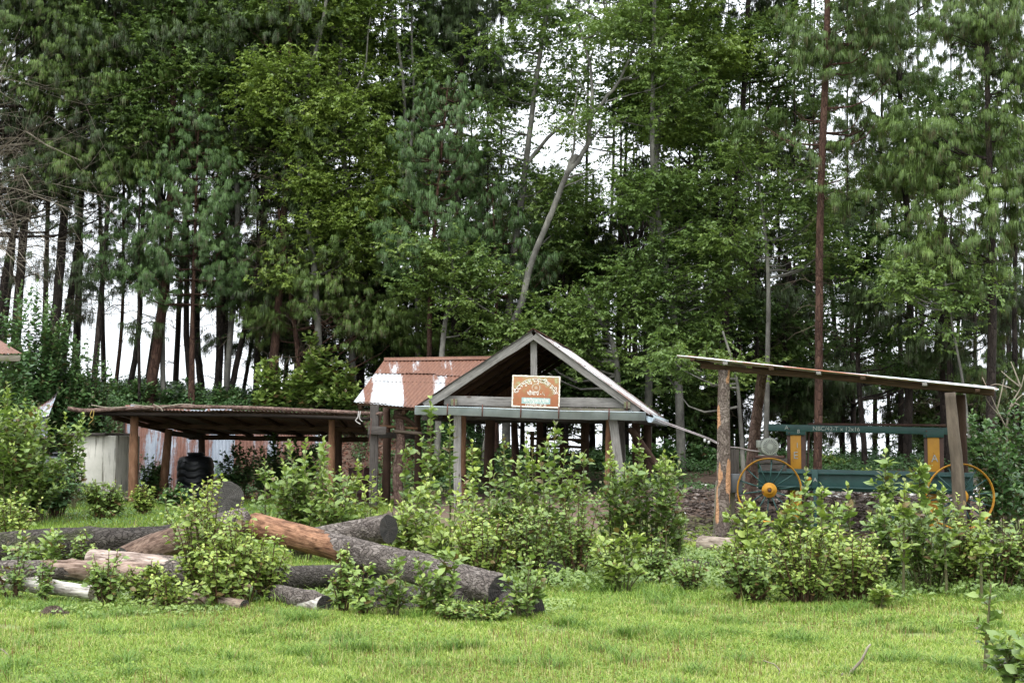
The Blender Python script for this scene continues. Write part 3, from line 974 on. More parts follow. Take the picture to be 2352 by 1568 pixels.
# --- the belt of dark pines at the left, sky showing between their stems
PL = [  # pts, radius(m), depth, label
    ([(2, 700), (30, 540), (62, 400), (92, 120), (110, -150)], .15, 41, 'black pine stem leaning right beside the left edge of the photo'),
    ([(12, 740), (30, 560), (38, 330), (40, -100)], .12, 44, 'slim dark pine stem nearest the left edge, straight'),
    ([(125, 780), (142, 560), (160, 300), (168, -150)], .20, 41, 'thickest dark pine stem above the rusty roof corner'),
    ([(146, 800), (168, 640), (188, 420), (200, -150)], .17, 43, 'dark pine stem just right of the thickest one above the roof corner'),
    ([(176, 790), (182, 640), (186, 400), (190, -120)], .16, 45, 'upright dark pine stem, third of the cluster above the roof corner'),
    ([(218, 850), (238, 620), (250, 420), (262, 100), (265, -150)], .11, 42, 'slender near black pine stem alone against the open sky gap'),
    ([(266, 885), (281, 720), (284, 420), (288, -100)], .085, 44, 'thin brown pine stem standing in the white sky gap'),
    ([(298, 895), (318, 760), (326, 560), (335, 250), (338, -100)], .12, 43, 'dark stem leaning right between the thin brown stem and the forked pair'),
    ([(346, 900), (372, 720), (385, 600), (396, 300), (402, -150)], .20, 42, 'stout brown pine stem rising left of the mossy stems'),
    ([(336, 890), (352, 780), (366, 690), (372, 500)], .10, 44.5, 'dark stem crossing behind the stout brown pine'),
    ([(440, 900), (428, 760), (430, 560), (418, 300), (415, -100)], .13, 43, 'mossy pine stem hung with dead brown needles'),
    ([(462, 890), (452, 760), (458, 600), (470, 300), (476, -120)], .14, 44, 'lichen flecked stem right of the one hung with dead needles'),
    ([(500, 900), (510, 700), (514, 500), (520, 200), (522, -100)], .15, 43, 'straight dark pine stem in the middle of the left stem row'),
    ([(518, 890), (522, 700), (532, 420), (540, -100)], .08, 46, 'thin dark stem close behind the straight middle one'),
    ([(530, 905), (556, 780), (584, 660), (596, 560), (620, 300)], .12, 42.5, 'dark pine stem tilted strongly right above the low shed roof'),
    ([(560, 895), (576, 800), (590, 700), (604, 500), (606, 200)], .08, 45, 'thin tilted stem parallel to the strongly tilted pine'),
    ([(588, 890), (593, 760), (600, 600), (604, 300), (606, -80)], .12, 44, 'vertical dark stem right of the tilted pair'),
    ([(622, 900), (636, 740), (650, 540), (664, 260), (668, -120)], .17, 41.5, 'reddish pine stem with peeling bark above the low shed'),
    ([(655, 880), (668, 700), (690, 400), (700, -80)], .10, 45, 'slim brown pine stem behind the reddish one with peeling bark'),
]
for i, (pts, rad, d, lab) in enumerate(PL):
    r_ = np.random.default_rng(i)
    tx = pts[-1][0]
    bl = [(tx - 5, 60, 130, 170), (tx + 10, -190, 150, 150), (pts[1][0] + r_.normal(0, 30), r_.uniform(430, 620), 65, 45), (pts[1][0] + r_.normal(0, 40), r_.uniform(560, 800), 50, 26), (tx, 330, 80, 90)]
    tree('pine_tree', lab, pts, d, rad * .88, B_DARK if i not in (8, 17, 6) else B_RED, 'pine', bl, .40, P_DARK, .1, seed=i, group='dark pines of the left belt',
         dead=dead_of(760, 150, d, 26, dict(ln=1.7, droop=.25, sub=6)), nlimb=16, nn=12, dry=.5, wd=.011, ln=.28)
# drooping dark foliage seen against the sky low in the belt
def low_tufts(parent_label, x, y, rx, ry, d, seed, dens=3.0):
    pass

# --- named trees of the front row
tree('pine_tree', 'tall pine filling the top left corner with drooping light green tufts', [(-60, 700), (-40, 300), (0, -200)], 38, .2, B_DARK, 'pine',
     [(60, 40, 190, 120), (230, 130, 130, 110), (120, 200, 210, 70), (330, 340, 150, 60, 1), (210, 380, 140, 60), (60, -150, 250, 120)], .85, P_GREEN, .12, seed=31,
     dead=dead_of(560, 150, 38, 60, dict(ln=4.2, droop=.12, sub=9, rad=.022, side=1), TWIGPALE), nlimb=50, dry=.3, ln=.26)
tree('pine_tree', 'brownish half bare pine behind the top left corner tufts', [(40, 720), (70, 300), (90, -200)], 41, .17, B_DARK, 'pine',
     [(70, 260, 160, 130), (180, 330, 150, 150), (60, 420, 120, 80), (160, -50, 200, 150)], .6, P_DARK, -.1, seed=32,
     dead=dead_of(700, 150, 41, 70, dict(ln=2.6, droop=.2, sub=8)), nlimb=30, dry=.9)
tree('broadleaf_tree', 'dull green broadleaf crown in the upper left with thin grey stems', [(375, 900), (368, 500), (350, 200), (330, -60)], 40, .09, B_GREY, 'broad',
     [(330, 110, 160, 120), (430, 220, 130, 100), (520, 130, 110, 120), (300, 260, 110, 90), (420, 20, 170, 90), (400, -170, 260, 110)], .8, L_MID, -.02, seed=33, nlimb=60,
     forks=[([(368, 420), (400, 250), (405, 60), (400, -60)], .05), ([(366, 380), (300, 200), (250, 60)], .035)])
tree('broadleaf_tree', 'lichen spotted slim tree rising through the crown left of the yellow green tree', [(520, 900), (545, 520), (540, 350), (545, 60), (550, -120)], 40.5, .10, B_GREY, 'broad',
     [(560, 300, 80, 120), (600, 80, 90, 100), (520, 350, 60, 60), (560, -150, 150, 100)], .6, L_MID, .02, seed=34, nlimb=30,
     forks=[([(545, 350), (600, 180), (640, 20)], .04)])
whorl_pine('pine_tree', 'young blue green pine with pointed top above the middle of the low shed', 458, 700, 218, 36.5, 1.75, .10, P_BLUE, 35, tint=.05, lean=-15, taper=.8)
tree('pine_tree', 'narrow blue green pine leaning against the young pointed pine', [(320, 880), (318, 600), (322, 430)], 38, .06, B_DARK, 'pine',
     [(345, 470, 60, 50), (330, 560, 70, 50), (300, 630, 60, 35)], .9, P_BLUE, 0, seed=36, nlimb=14)
tree('broadleaf_tree', 'yellow green broadleaf tree, the brightest crown, left of centre', [(735, 860), (720, 600), (690, 400), (700, 220), (740, 60), (760, -100)], 36, .11, B_GREY, 'broad',
     [(640, 180, 85, 70), (720, 150, 110, 70), (610, 250, 50, 60), (770, 250, 120, 80), (690, 330, 90, 60), (850, 330, 60, 50), (700, 430, 110, 60),
      (770, 500, 110, 60), (690, 560, 70, 40), (860, 430, 60, 80), (640, 640, 40, 30), (800, 590, 80, 40), (880, 540, 60, 40)], .95, L_BRIGHT, .12, seed=37, nlimb=70,
     forks=[([(690, 400), (760, 300), (830, 180), (850, 40)], .05), ([(700, 480), (780, 440), (850, 420)], .035)])
tree('broadleaf_tree', 'tall yellow green tree above and behind the brightest crown', [(810, 860), (800, 500), (780, 200), (800, -120)], 38.5, .12, B_GREY, 'broad',
     [(720, 50, 90, 80), (830, 80, 90, 90), (880, 200, 50, 80), (780, 0, 120, 60), (820, -170, 200, 120), (900, 440, 60, 110), (640, 30, 50, 50)], .9, L_BRIGHT, -.02, seed=38, nlimb=50)
tree('pine_tree', 'bright pine with long tufted boughs hanging left of the wing roof', [(690, 860), (660, 620), (640, 480)], 37, .1, B_RED, 'pine',
     [(640, 600, 60, 28), (700, 640, 80, 28), (780, 690, 110, 30), (720, 700, 110, 30), (860, 730, 100, 26), (940, 775, 70, 20), (820, 760, 80, 20), (900, 840, 30, 18, -.5), (720, 560, 60, 30), (790, 600, 70, 30), (880, 660, 60, 28), (640, 740, 60, 26)], 1.5, P_GREEN, .22,
     seed=39, nlimb=40, dry=.45, ln=.25, dead=dead_of(820, 500, 37, 30, dict(ln=1.8, sub=6)))
whorl_pine('pine_tree', 'blue green pine with pale leader beside the left of the twin grey stems', 1030, 640, 182, 39.5, 1.45, .09, P_BLUE, 40, tint=.0, lean=-40, taper=.55)
whorl_pine('pine_tree', 'dark young pine right of the pine with the pale leader', 1130, 680, 420, 40.5, 1.3, .07, P_BLUE, 41, tint=-.15, lean=10, taper=.6)
tree('broadleaf_tree', 'sparse tree with twin pale grey stems and thin leaves', [(960, 860), (955, 600), (935, 400), (925, 180), (890, -30)], 39, .085, B_GREY, 'broad',
     [(950, 60, 70, 60), (870, 0, 80, 60), (980, 160, 50, 60), (920, 330, 40, 60), (960, 520, 60, 80), (940, -130, 130, 90)], .5, L_MID, .0, seed=42, nlimb=22,
     forks=[([(935, 400), (950, 250), (945, 60), (955, -60)], .05)])
tree('pine_tree', 'tall black green pine top in the upper middle', [(1045, 880), (1050, 500), (1058, 200), (1065, -200)], 43, .16, B_DARK, 'pine',
     [(1040, 40, 110, 60), (1110, 120, 90, 60), (1000, 130, 80, 60), (1130, 200, 70, 50), (980, 230, 70, 60), (1070, -100, 150, 100), (1060, 330, 90, 60)], 1.0, P_DARK, -.05, seed=43, nlimb=40, dry=.2, ln=.3)
tree('broadleaf_tree', 'forked grey tree with sparse crown left of the leaning trunk', [(1165, 880), (1172, 660), (1200, 440), (1215, 320), (1232, 180), (1258, 20), (1270, -80)], 41, .12, B_GREY, 'broad',
     [(1230, 40, 100, 60), (1310, 120, 70, 60), (1270, 200, 60, 50), (1160, 100, 60, 50), (1150, 250, 60, 60), (1130, 330, 90, 70), (1260, 420, 60, 80), (1290, 500, 60, 80), (1200, -130, 150, 90)],
     .7, L_MID, -.02, seed=44, nlimb=50, forks=[([(1215, 370), (1265, 310), (1320, 250), (1380, 60)], .06), ([(1212, 590), (1250, 555), (1290, 520)], .04), ([(1205, 600), (1160, 640)], .03)])
tree('broadleaf_tree', 'lime backlit crown behind the left of the leaning trunk', [(1290, 860), (1280, 640), (1270, 450)], 44, .08, B_DARK, 'broad',
     [(1250, 470, 70, 90), (1300, 600, 90, 100), (1330, 480, 60, 70), (1220, 600, 50, 60)], .8, L_BRIGHT, -.1, seed=45, nlimb=25)
tree('broadleaf_tree', 'leaning pale grey trunk, knobbly and bare, forking above the gable', [(1165, 790), (1200, 690), (1218, 610), (1262, 500), (1300, 405), (1325, 355)], 35.5, .098, B_GREY, 'broad',
     [(1350, 300, 40, 40), (1440, 260, 80, 40), (1500, 110, 70, 100), (1420, 60, 90, 70), (1560, 200, 60, 100), (1470, -100, 170, 110)], .55, L_MID, .1, seed=46, nlimb=50, rtop=.62, rough=.05,
     forks=[([(1300, 400), (1345, 345), (1358, 250), (1358, 160), (1330, 60)], .075), ([(1300, 400), (1318, 340), (1320, 260), (1328, 190)], .04),
            ([(1356, 270), (1385, 235), (1430, 170), (1470, 60), (1480, -40)], .055), ([(1345, 340), (1400, 280), (1480, 290), (1500, 275)], .028),
            ([(1300, 410), (1340, 398), (1370, 390)], .03), ([(1295, 430), (1360, 400), (1400, 360)], .02), ([(1358, 230), (1300, 150)], .025), ([(1385, 235), (1480, 210)], .025)])
tree('broadleaf_tree', 'broad leafy boughs spreading right above the gable peak', [(1010, 900), (1020, 760), (1040, 640), (1030, 560)], 35, .09, B_GREY, 'broad',
     [(980, 560, 70, 45), (1050, 600, 80, 40), (1110, 650, 60, 40), (1000, 660, 60, 40), (1110, 740, 70, 35), (1200, 760, 60, 30), (1050, 700, 60, 30)], .95, L_MID, .18, seed=47, nlimb=60,
     forks=[([(1040, 660), (1100, 700), (1180, 750)], .04)])
tree('broadleaf_tree', 'leafy tree whose boughs hang over the right slope of the gable roof', [(1420, 900), (1410, 800), (1370, 720), (1340, 660)], 36.5, .10, B_GREY, 'broad',
     [(1280, 760, 90, 40), (1360, 740, 90, 40), (1340, 810, 110, 35), (1300, 690, 60, 35), (1200, 765, 60, 36), (1170, 720, 40, 26), (1420, 700, 80, 40)], 1.0, L_MID, .1, seed=48, nlimb=60)
tree('broadleaf_tree', 'grey green broadleaf mass between the gable and the saw shelter', [(1560, 920), (1550, 760), (1530, 620), (1500, 400), (1500, 180), (1505, -60)], 38, .12, B_GREY, 'broad',
     [(1480, 460, 70, 80), (1560, 560, 110, 70), (1480, 620, 100, 60), (1560, 690, 110, 60), (1640, 620, 70, 80), (1500, 760, 90, 60), (1600, 780, 110, 60), (1560, 420, 60, 50)], 1.0, L_MID, -.03, seed=49, nlimb=80)
tree('broadleaf_tree', 'light tipped boughs hanging above the left end of the saw shelter roof', [(1700, 960), (1690, 860), (1660, 760)], 35.5, .06, B_GREY, 'broad',
     [(1620, 830, 80, 32), (1560, 860, 60, 28), (1680, 840, 60, 20), (1540, 800, 50, 30)], .9, L_MID, .15, seed=50, nlimb=30)
tree('broadleaf_tree', 'bright crown cluster at the top, right of the twin gap in the sky', [(1490, 880), (1500, 500), (1520, 200), (1540, -80)], 40, .12, B_GREY, 'broad',
     [(1510, 60, 100, 70), (1600, 40, 80, 70), (1560, 140, 90, 60), (1500, 190, 60, 60), (1640, 120, 60, 60), (1440, 30, 60, 50), (1560, -130, 160, 90), (1530, 300, 60, 80)], .95, L_BRIGHT, -.03, seed=51, nlimb=50)
tree('broadleaf_tree', 'dark stemmed forked tree with airy crown right of the centre', [(1665, 930), (1668, 700), (1690, 450), (1705, 250), (1715, 100), (1720, -100)], 41, .13, B_DARK, 'broad',
     [(1700, 80, 80, 60), (1790, 60, 80, 60), (1760, 160, 80, 50), (1640, 200, 50, 60), (1830, 150, 50, 60), (1740, 30, 100, 50), (1650, 380, 60, 90), (1740, -130, 160, 90), (1630, 300, 50, 60), (1720, 480, 60, 60)],
     .75, L_MID, .06, seed=52, nlimb=50, forks=[([(1690, 450), (1730, 320), (1790, 200)], .05), ([(1680, 430), (1650, 300), (1640, 150)], .05)])
tree('broadleaf_tree', 'pale green tree in front of the red pine trunk, halfway up', [(1760, 1000), (1765, 700), (1760, 560), (1745, 430)], 37.5, .08, B_GREY, 'broad',
     [(1720, 370, 70, 50), (1790, 400, 80, 40), (1840, 440, 60, 40), (1660, 430, 50, 40), (1780, 480, 90, 50), (1860, 520, 60, 50), (1700, 530, 60, 50), (1880, 560, 60, 40)], .7, L_MID, .1, seed=53, nlimb=50)
tree('pine_tree', 'straight rust red pine trunk rising behind the saw shelter roof', [(1878, 1060), (1880, 900), (1884, 500), (1893, 250), (1900, 50), (1902, -200)], 36, .112, B_RED, 'pine',
     [(1860, 330, 100, 50), (1780, 280, 90, 40, 1), (1980, 260, 90, 50, 1), (1900, 120, 90, 60), (1990, 80, 90, 70), (1820, 180, 60, 40), (2040, 180, 70, 60), (1900, -120, 160, 100), (1960, 400, 80, 50)], .75, P_GREEN, 0,
     seed=54, nlimb=50, rtop=.6, dry=.5, ln=.3, dead=dead_of(900, 300, 36, 14, dict(ln=1.0, sub=3)))
tree('pine_tree', 'pine of the upper right with airy needles and sky holes', [(2085, 1000), (2090, 600), (2070, 300), (2060, -200)], 39, .13, B_DARK, 'pine',
     [(2060, 140, 80, 80), (2000, 320, 80, 60), (2080, 380, 80, 50), (1980, 180, 60, 50), (2090, 30, 100, 70), (2060, -120, 160, 100), (2040, 480, 70, 50)], .85, P_GREEN, .03, seed=55, nlimb=40, dry=.4, ln=.3)
tree('pine_tree', 'large pine filling the upper right corner with thick pale green tufts', [(2275, 1000), (2280, 600), (2270, 300), (2262, -200)], 34, .13, B_DARK, 'pine',
     [(2250, 90, 90, 60), (2180, 60, 60, 60), (2310, 160, 70, 80), (2200, 250, 90, 40), (2290, 280, 80, 60), (2130, 300, 60, 30), (2160, 350, 80, 40), (2270, 370, 90, 60), (2220, -80, 180, 90), (2310, 440, 60, 50),
      (2200, 440, 100, 50), (2290, 530, 80, 50), (2150, 520, 100, 40), (2060, 510, 60, 30), (2200, 590, 110, 50), (2090, 560, 80, 30)], 1.0, P_GREEN, .14, seed=56, nlimb=90, dry=.4, ln=.27, nn=17)
tree('pine_tree', 'dark pine with hanging needles below the upper right pine', [(2180, 1060), (2182, 700), (2170, 500)], 37.5, .12, B_DARK, 'pine',
     [(2120, 640, 90, 60), (2230, 680, 90, 50), (2060, 680, 60, 60), (2310, 700, 60, 60), (2210, 780, 110, 60), (2320, 820, 50, 60)], .9, P_DARK, .15, seed=57, nlimb=40, dry=.6, ln=.3)
tree('broadleaf_tree', 'thin leaved sapling boughs standing out before the lower right pines', [(2230, 1060), (2215, 900), (2190, 760), (2170, 640)], 33.5, .045, B_GREY, 'broad',
     [(2170, 500, 55, 25), (2100, 640, 70, 35), (2200, 680, 70, 30), (2150, 740, 70, 35), (2230, 620, 50, 25), (2080, 700, 50, 25), (2210, 560, 30, 20)], .7, L_MID, .05, seed=58, nlimb=50)
tree('broadleaf_tree', 'dark leafy tree above the middle of the saw shelter roof', [(1985, 1030), (1970, 800), (1990, 600), (2010, 470)], 39, .09, B_DARK, 'broad',
     [(1960, 600, 90, 60), (2040, 620, 80, 60), (1990, 700, 90, 60), (2070, 760, 90, 50), (1960, 800, 70, 50), (2100, 840, 80, 40), (2010, 540, 60, 50)], .8, L_DARK, .05, seed=59, nlimb=60)
tree('broadleaf_tree', 'deep green crown hidden behind the upper right pine', [(2170, 1050), (2160, 600), (2170, 330)], 38, .11, B_DARK, 'broad',
     [(2190, 210, 70, 60), (2150, 300, 90, 60), (2230, 330, 70, 60), (2160, 380, 90, 60)], 1.2, L_DARK, -.05, seed=60, nlimb=30)
tree('pine_tree', 'gloomy pine at the right edge above the leafless shrub', [(2335, 1060), (2330, 700), (2340, 300)], 36, .10, B_DARK, 'pine',
     [(2330, 640, 60, 60), (2290, 880, 60, 40), (2340, 760, 50, 60), (2300, 570, 60, 50)], .9, P_GREEN, -.15, seed=61, nlimb=30, dry=.5)

# --- the darker rows behind, closing the wood but for small sky gaps
tree('broadleaf_tree', 'thin airy crown against the white sky behind the forks of the leaning trunk', [(1390, 900), (1400, 600), (1410, 300), (1400, 60)], 45, .07, B_GREY, 'broad',
     [(1250, 120, 60, 90), (1330, 260, 80, 110), (1430, 330, 70, 90), (1400, 120, 80, 90), (1300, 20, 90, 60), (1450, 450, 60, 60), (1380, -120, 160, 80)], .22, L_MID, .1, seed=71, nlimb=70, clump=.8)
tree('broadleaf_tree', 'thin airy crown against the white sky right of the bright top cluster', [(1700, 900), (1740, 500), (1745, 200), (1750, -60)], 46, .07, B_GREY, 'broad',
     [(1720, 250, 70, 70), (1790, 330, 70, 70), (1700, 120, 60, 60), (1840, 250, 60, 70), (1660, 330, 50, 60), (1780, 120, 70, 60)], .3, L_MID, .1, seed=72, nlimb=60, clump=.8)
FILL = [
    # x, depth, kind, blobs-rows (y list), lai, label-index
    (610, 45, 'pine', (120, 260, 400, 520, 620), .55), (720, 47, 'pine', (60, 240, 420, 600, 720), .6), (860, 46, 'pine', (160, 330, 500, 640, 760), .65),
    (940, 48, 'pine', (420, 560, 680, 780), .6), (1060, 46, 'broad', (430, 560, 690, 800), .7), (1140, 48, 'pine', (480, 600, 720, 820), .7),
    (1340, 47, 'broad', (650, 740, 830), .7), (1420, 45, 'pine', (480, 600, 720, 840), .6), (1500, 47, 'pine', (520, 680, 820), .65),
    (1600, 46, 'pine', (240, 480, 640, 780, 900), .65), (1680, 48, 'broad', (560, 700, 830, 930), .65), (1760, 46, 'pine', (580, 700, 820, 930), .75),
    (1820, 45, 'broad', (620, 740, 860, 960), .65), (1930, 48, 'broad', (480, 640, 800, 930), .5), (2040, 47, 'pine', (780, 880, 960), .45),
    (2120, 46, 'broad', (480, 620, 860, 950), .6), (2200, 45, 'pine', (640, 840, 960), .6), (2290, 44, 'pine', (560, 700, 860, 960), .7),
    (400, 46, 'pine', (60, 200, 330), .5), (500, 47, 'pine', (180, 330, 460), .5), (240, 47, 'pine', (80, 220, 340), .5), (100, 46, 'pine', (160, 320, 420), .55),
    (1240, 48, 'pine', (640, 740, 830), .6), (780, 44, 'broad', (640, 740, 830), .7), (640, 45, 'pine', (640, 740), .5), (2340, 47, 'pine', (120, 300, 450), .8),
    (1250, 46, 'pine', (540, 600), .4), (1590, 49, 'broad', (60,), .4), (2010, 49, 'broad', (30, 120, 400), .4), (980, 49, 'pine', (20, 330), .35),
    (1100, 43.5, 'broad', (560, 700, 820, 900), .6), (1300, 43.5, 'broad', (740, 850, 930), .7), (1460, 42.5, 'broad', (850, 950, 1030), .7), (1560, 43, 'broad', (900, 990), .7), (1640, 43.5, 'broad', (760, 860, 960), .6),
    (1740, 43, 'broad', (760, 880, 980), .6), (1800, 43.5, 'pine', (700, 820, 920), .6), (2170, 42.5, 'broad', (880, 980), .6), (900, 44, 'broad', (600, 700, 800), .7), (700, 44, 'pine', (560, 660, 740), .6), (1000, 45, 'pine', (820, 900, 700), .7),
    (1400, 44, 'broad', (560, 640), .6), (1640, 45, 'broad', (380, 470), .5), (1860, 44.5, 'broad', (40, 480, 700), .5), (680, 44.5, 'broad', (40, 300, 420), .5), (1340, 46.5, 'broad', (60, 900, 960), .4), (1200, 45, 'broad', (880, 940, 760), .6),
    (1420, 44.8, 'pine', (560, 30), .35), (820, 45.5, 'broad', (320, 460, 20), .6), (1560, 44.2, 'broad', (260, 420), .6), (1960, 43.8, 'pine', (860, 560), .4), (520, 45.4, 'broad', (60, 200), .5), (2300, 43.4, 'broad', (940, 1000), .7),
]
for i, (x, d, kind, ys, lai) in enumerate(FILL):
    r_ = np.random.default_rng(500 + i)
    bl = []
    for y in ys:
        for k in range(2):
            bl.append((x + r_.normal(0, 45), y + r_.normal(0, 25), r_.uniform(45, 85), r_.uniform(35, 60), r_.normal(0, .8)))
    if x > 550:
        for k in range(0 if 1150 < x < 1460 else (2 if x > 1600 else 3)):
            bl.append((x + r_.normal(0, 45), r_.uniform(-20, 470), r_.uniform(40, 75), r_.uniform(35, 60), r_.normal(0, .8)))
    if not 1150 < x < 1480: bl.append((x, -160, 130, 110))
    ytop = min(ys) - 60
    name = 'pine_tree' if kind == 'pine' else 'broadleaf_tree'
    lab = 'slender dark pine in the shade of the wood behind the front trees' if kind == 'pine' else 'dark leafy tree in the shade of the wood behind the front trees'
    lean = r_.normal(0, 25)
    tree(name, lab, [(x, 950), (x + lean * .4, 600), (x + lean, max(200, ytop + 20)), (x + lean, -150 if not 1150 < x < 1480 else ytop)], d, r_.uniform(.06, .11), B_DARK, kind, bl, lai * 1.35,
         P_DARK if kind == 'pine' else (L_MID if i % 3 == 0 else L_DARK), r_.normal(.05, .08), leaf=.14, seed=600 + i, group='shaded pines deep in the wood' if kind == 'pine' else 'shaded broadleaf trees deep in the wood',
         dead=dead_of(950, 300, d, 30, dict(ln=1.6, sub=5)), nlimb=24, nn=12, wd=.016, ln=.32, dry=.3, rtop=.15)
# plain stems seen low between the sheds
for i, (x, d, rad, y1) in enumerate([(1012, 44, .12, 500), (965, 46, .09, 600), (1085, 47, .08, 600), (1440, 43, .09, 600), (1475, 46, .10, 600), (1530, 43, .09, 600), (1590, 45, .08, 600),
                                   (1640, 47, .08, 600), (1706, 43, .11, 500), (1935, 46, .08, 500), (2070, 44, .10, 500), (2110, 47, .08, 500), (2160, 44, .11, 500), (2240, 42, .09, 500),
                                   (830, 44, .10, 500), (890, 47, .08, 500), (745, 43, .09, 500), (1360, 46, .1, 400), (1290, 47, .09, 500)]):
    r_ = np.random.default_rng(800 + i)
    tree('pine_tree', 'bare dark stem low in the wood between the shed roofs and the canopy', [(x, 1060), (x + r_.normal(0, 8), 800), (x + r_.normal(0, 20), y1)], d, rad, B_DARK, 'pine', [], seed=820 + i,
         group='bare stems low in the wood', dead=dead_of(1040, y1 + 60, d, 26, dict(ln=1.4, sub=6)))
print('leaves', LEAFN[0])
# ---------------------------------------------------------------- wood and metal of the sheds
W_GREY = wood_mat('grey weathered plank', (.16, .15, .14), (.33, .31, .29))
W_GREYD = wood_mat('dark weathered plank', (.045, .038, .034), (.12, .105, .095))
W_BROWN = wood_mat('brown beam', (.030, .018, .011), (.085, .048, .026))
W_MOSS = wood_mat('mossy plank', (.13, .115, .085), (.25, .22, .18), stain=(.10, .12, .04))
W_DK = bark_mat('black brown log', (.008, .006, .005), (.018, .013, .010), (.034, .025, .018), 5, (.35, 1, 1), .008, plates=False)  # near black brown wood, used for the low shed's front beam
POST_O = bark_mat('orange post', (.07, .036, .022), (.20, .105, .060), (.36, .22, .14), 8, (.35, 1, 1), .012, plates=False)
POST_D = bark_mat('dark post', (.03, .02, .016), (.07, .042, .030), (.12, .075, .055), 5, (.35, 1, 1), .01, plates=False)
POST_B = bark_mat('barky post', (.08, .045, .035), (.17, .11, .09), (.28, .20, .17), 7, (.6, 1, 1), .02)
POST_P = bark_mat('pale smooth post', (.035, .028, .022), (.10, .078, .060), (.19, .15, .115), 7, (.25, 1, 1), .006, plates=False)
T_WING = tin_mat('wing roof iron', .0, seed=3.0, wnk=.05, bands=[(0, .0), (.06, .15), (.10, .52), (.14, .42), (.18, .08), (.33, .06), (.37, .95), (.54, .98), (.58, .38), (.64, .5), (.68, .9)])
T_WINGTOP = tin_mat('wing roof upper iron', .10, seed=7.0)
T_RUST = tin_mat('rusty iron', .3, seed=1.0)
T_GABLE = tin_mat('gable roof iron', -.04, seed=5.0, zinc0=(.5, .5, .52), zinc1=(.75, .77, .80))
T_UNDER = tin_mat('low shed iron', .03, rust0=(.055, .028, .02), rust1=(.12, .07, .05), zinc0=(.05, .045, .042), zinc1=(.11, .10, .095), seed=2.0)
T_WALL = tin_mat('standing iron wall', .02, rust0=(.16, .07, .05), rust1=(.30, .15, .11), zinc0=(.26, .30, .36), zinc1=(.46, .50, .56), seed=9.0)
T_SAW = tin_mat('saw roof iron', -.06, rust0=(.30, .08, .03), rust1=(.50, .19, .10), zinc0=(.45, .48, .52), zinc1=(.72, .76, .8), seed=4.0)
ZINC = plain_mat('galvanised gutter', (.42, .49, .53), (.54, .61, .65), .5, 5, .0, rust=(.20, .13, .09), rust_at=.68)
IRON_R = plain_mat('rusty iron strap', (.13, .05, .035), (.07, .035, .03), .8, 12)
ROPE_Y = plain_mat('yellow cord', (.45, .34, .08), (.32, .24, .07), .8, 20)
ROPE_W = plain_mat('white cord', (.55, .52, .50), (.38, .36, .34), .8, 20)
CABLE = plain_mat('grey cable', (.38, .33, .33), (.26, .22, .22), .6, 20)
BLACKP = plain_mat('black plastic', (.012, .014, .017), (.020, .022, .026), .38, 3, spec=.5, bumpd=.002)

def wire(name, pts, r, mat, parent, n=16):
    mb = MB(); tube(mb, crv(vecs(pts), n), r, 6, True)
    return part(name, mb, mat, parent)

# ================================================================ the gabled shed
GD = 30.0; GB = 37.0
gx = V(1226, 1000, GD)
gs = thing('gabled_shed', 'open shed with grey gable end, tin roof and a rusty side wing', 'shed', (gx.x, GD, tz(gx.x, GD)))
AP = V(1226, 764, GD); EL = V(958, 940, GD); ER = V(1476, 946, GD)
dirv = Vector((math.tan(math.radians(8.5)), 1, 0))
fo = -dirv * .12
b = dirv * (GB - GD)
zt = Vector((0, 0, .05))
# roof slopes
ERo = ER + (ER - AP).normalized() * .12
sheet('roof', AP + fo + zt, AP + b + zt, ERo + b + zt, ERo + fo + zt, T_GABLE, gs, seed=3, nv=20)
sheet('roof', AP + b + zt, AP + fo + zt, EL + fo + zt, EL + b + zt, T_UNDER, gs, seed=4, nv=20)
mb = MB()
c0 = AP + fo + zt + Vector((0, -.02, .02)); c1 = c0 + b
M_, L_ = frame(c0, c1)
for sgn in (-1, 1):
    mb.add([(0, 0, .012), (L_, 0, .012), (L_, sgn * .12, -.06), (0, sgn * .12, -.06)], [(0, 1, 2, 3) if sgn > 0 else (3, 2, 1, 0)])
part('ridge_cap', mb, T_RUST, gs, M_, solid=.003)
# bargeboards
off = Vector((0, -.05, -.055))
timber('bargeboard', AP + off + Vector((-.012, 0, 0)), V(975, 926, GD) + off, .045, .16, W_GREY, gs, (0, 0, 1))
timber('bargeboard', AP + off + Vector((.012, 0, 0)), V(1468, 938, GD) + off, .045, .16, W_GREY, gs, (0, 0, 1))
timber('king_post', V(1226, 778, GD + .12), V(1226, 912, GD + .12), .13, .10, W_GREY, gs, (0, 1, 0))
timber('tie_beam', V(1020, 920, GD + .06), V(1446, 926, GD + .06), .08, .19, W_GREY, gs)
timber('tie_beam', V(1000, 940, GD + .02), V(1440, 944, GD + .02), .09, .10, W_MOSS, gs)
# block ends carrying iron straps
for xx, yy in ((1043, 924), (1440, 930)):
    timber('block', V(xx - 7, yy, GD - .05), V(xx + 7, yy, GD - .05), .14, .13, W_MOSS, gs)
    mb = MB(); p = V(xx, yy, GD - .125); box(mb, p.x - .012, p.x + .012, p.y - .006, p.y, p.z - .14, p.z + .08)
    part('strap', mb, IRON_R, gs)
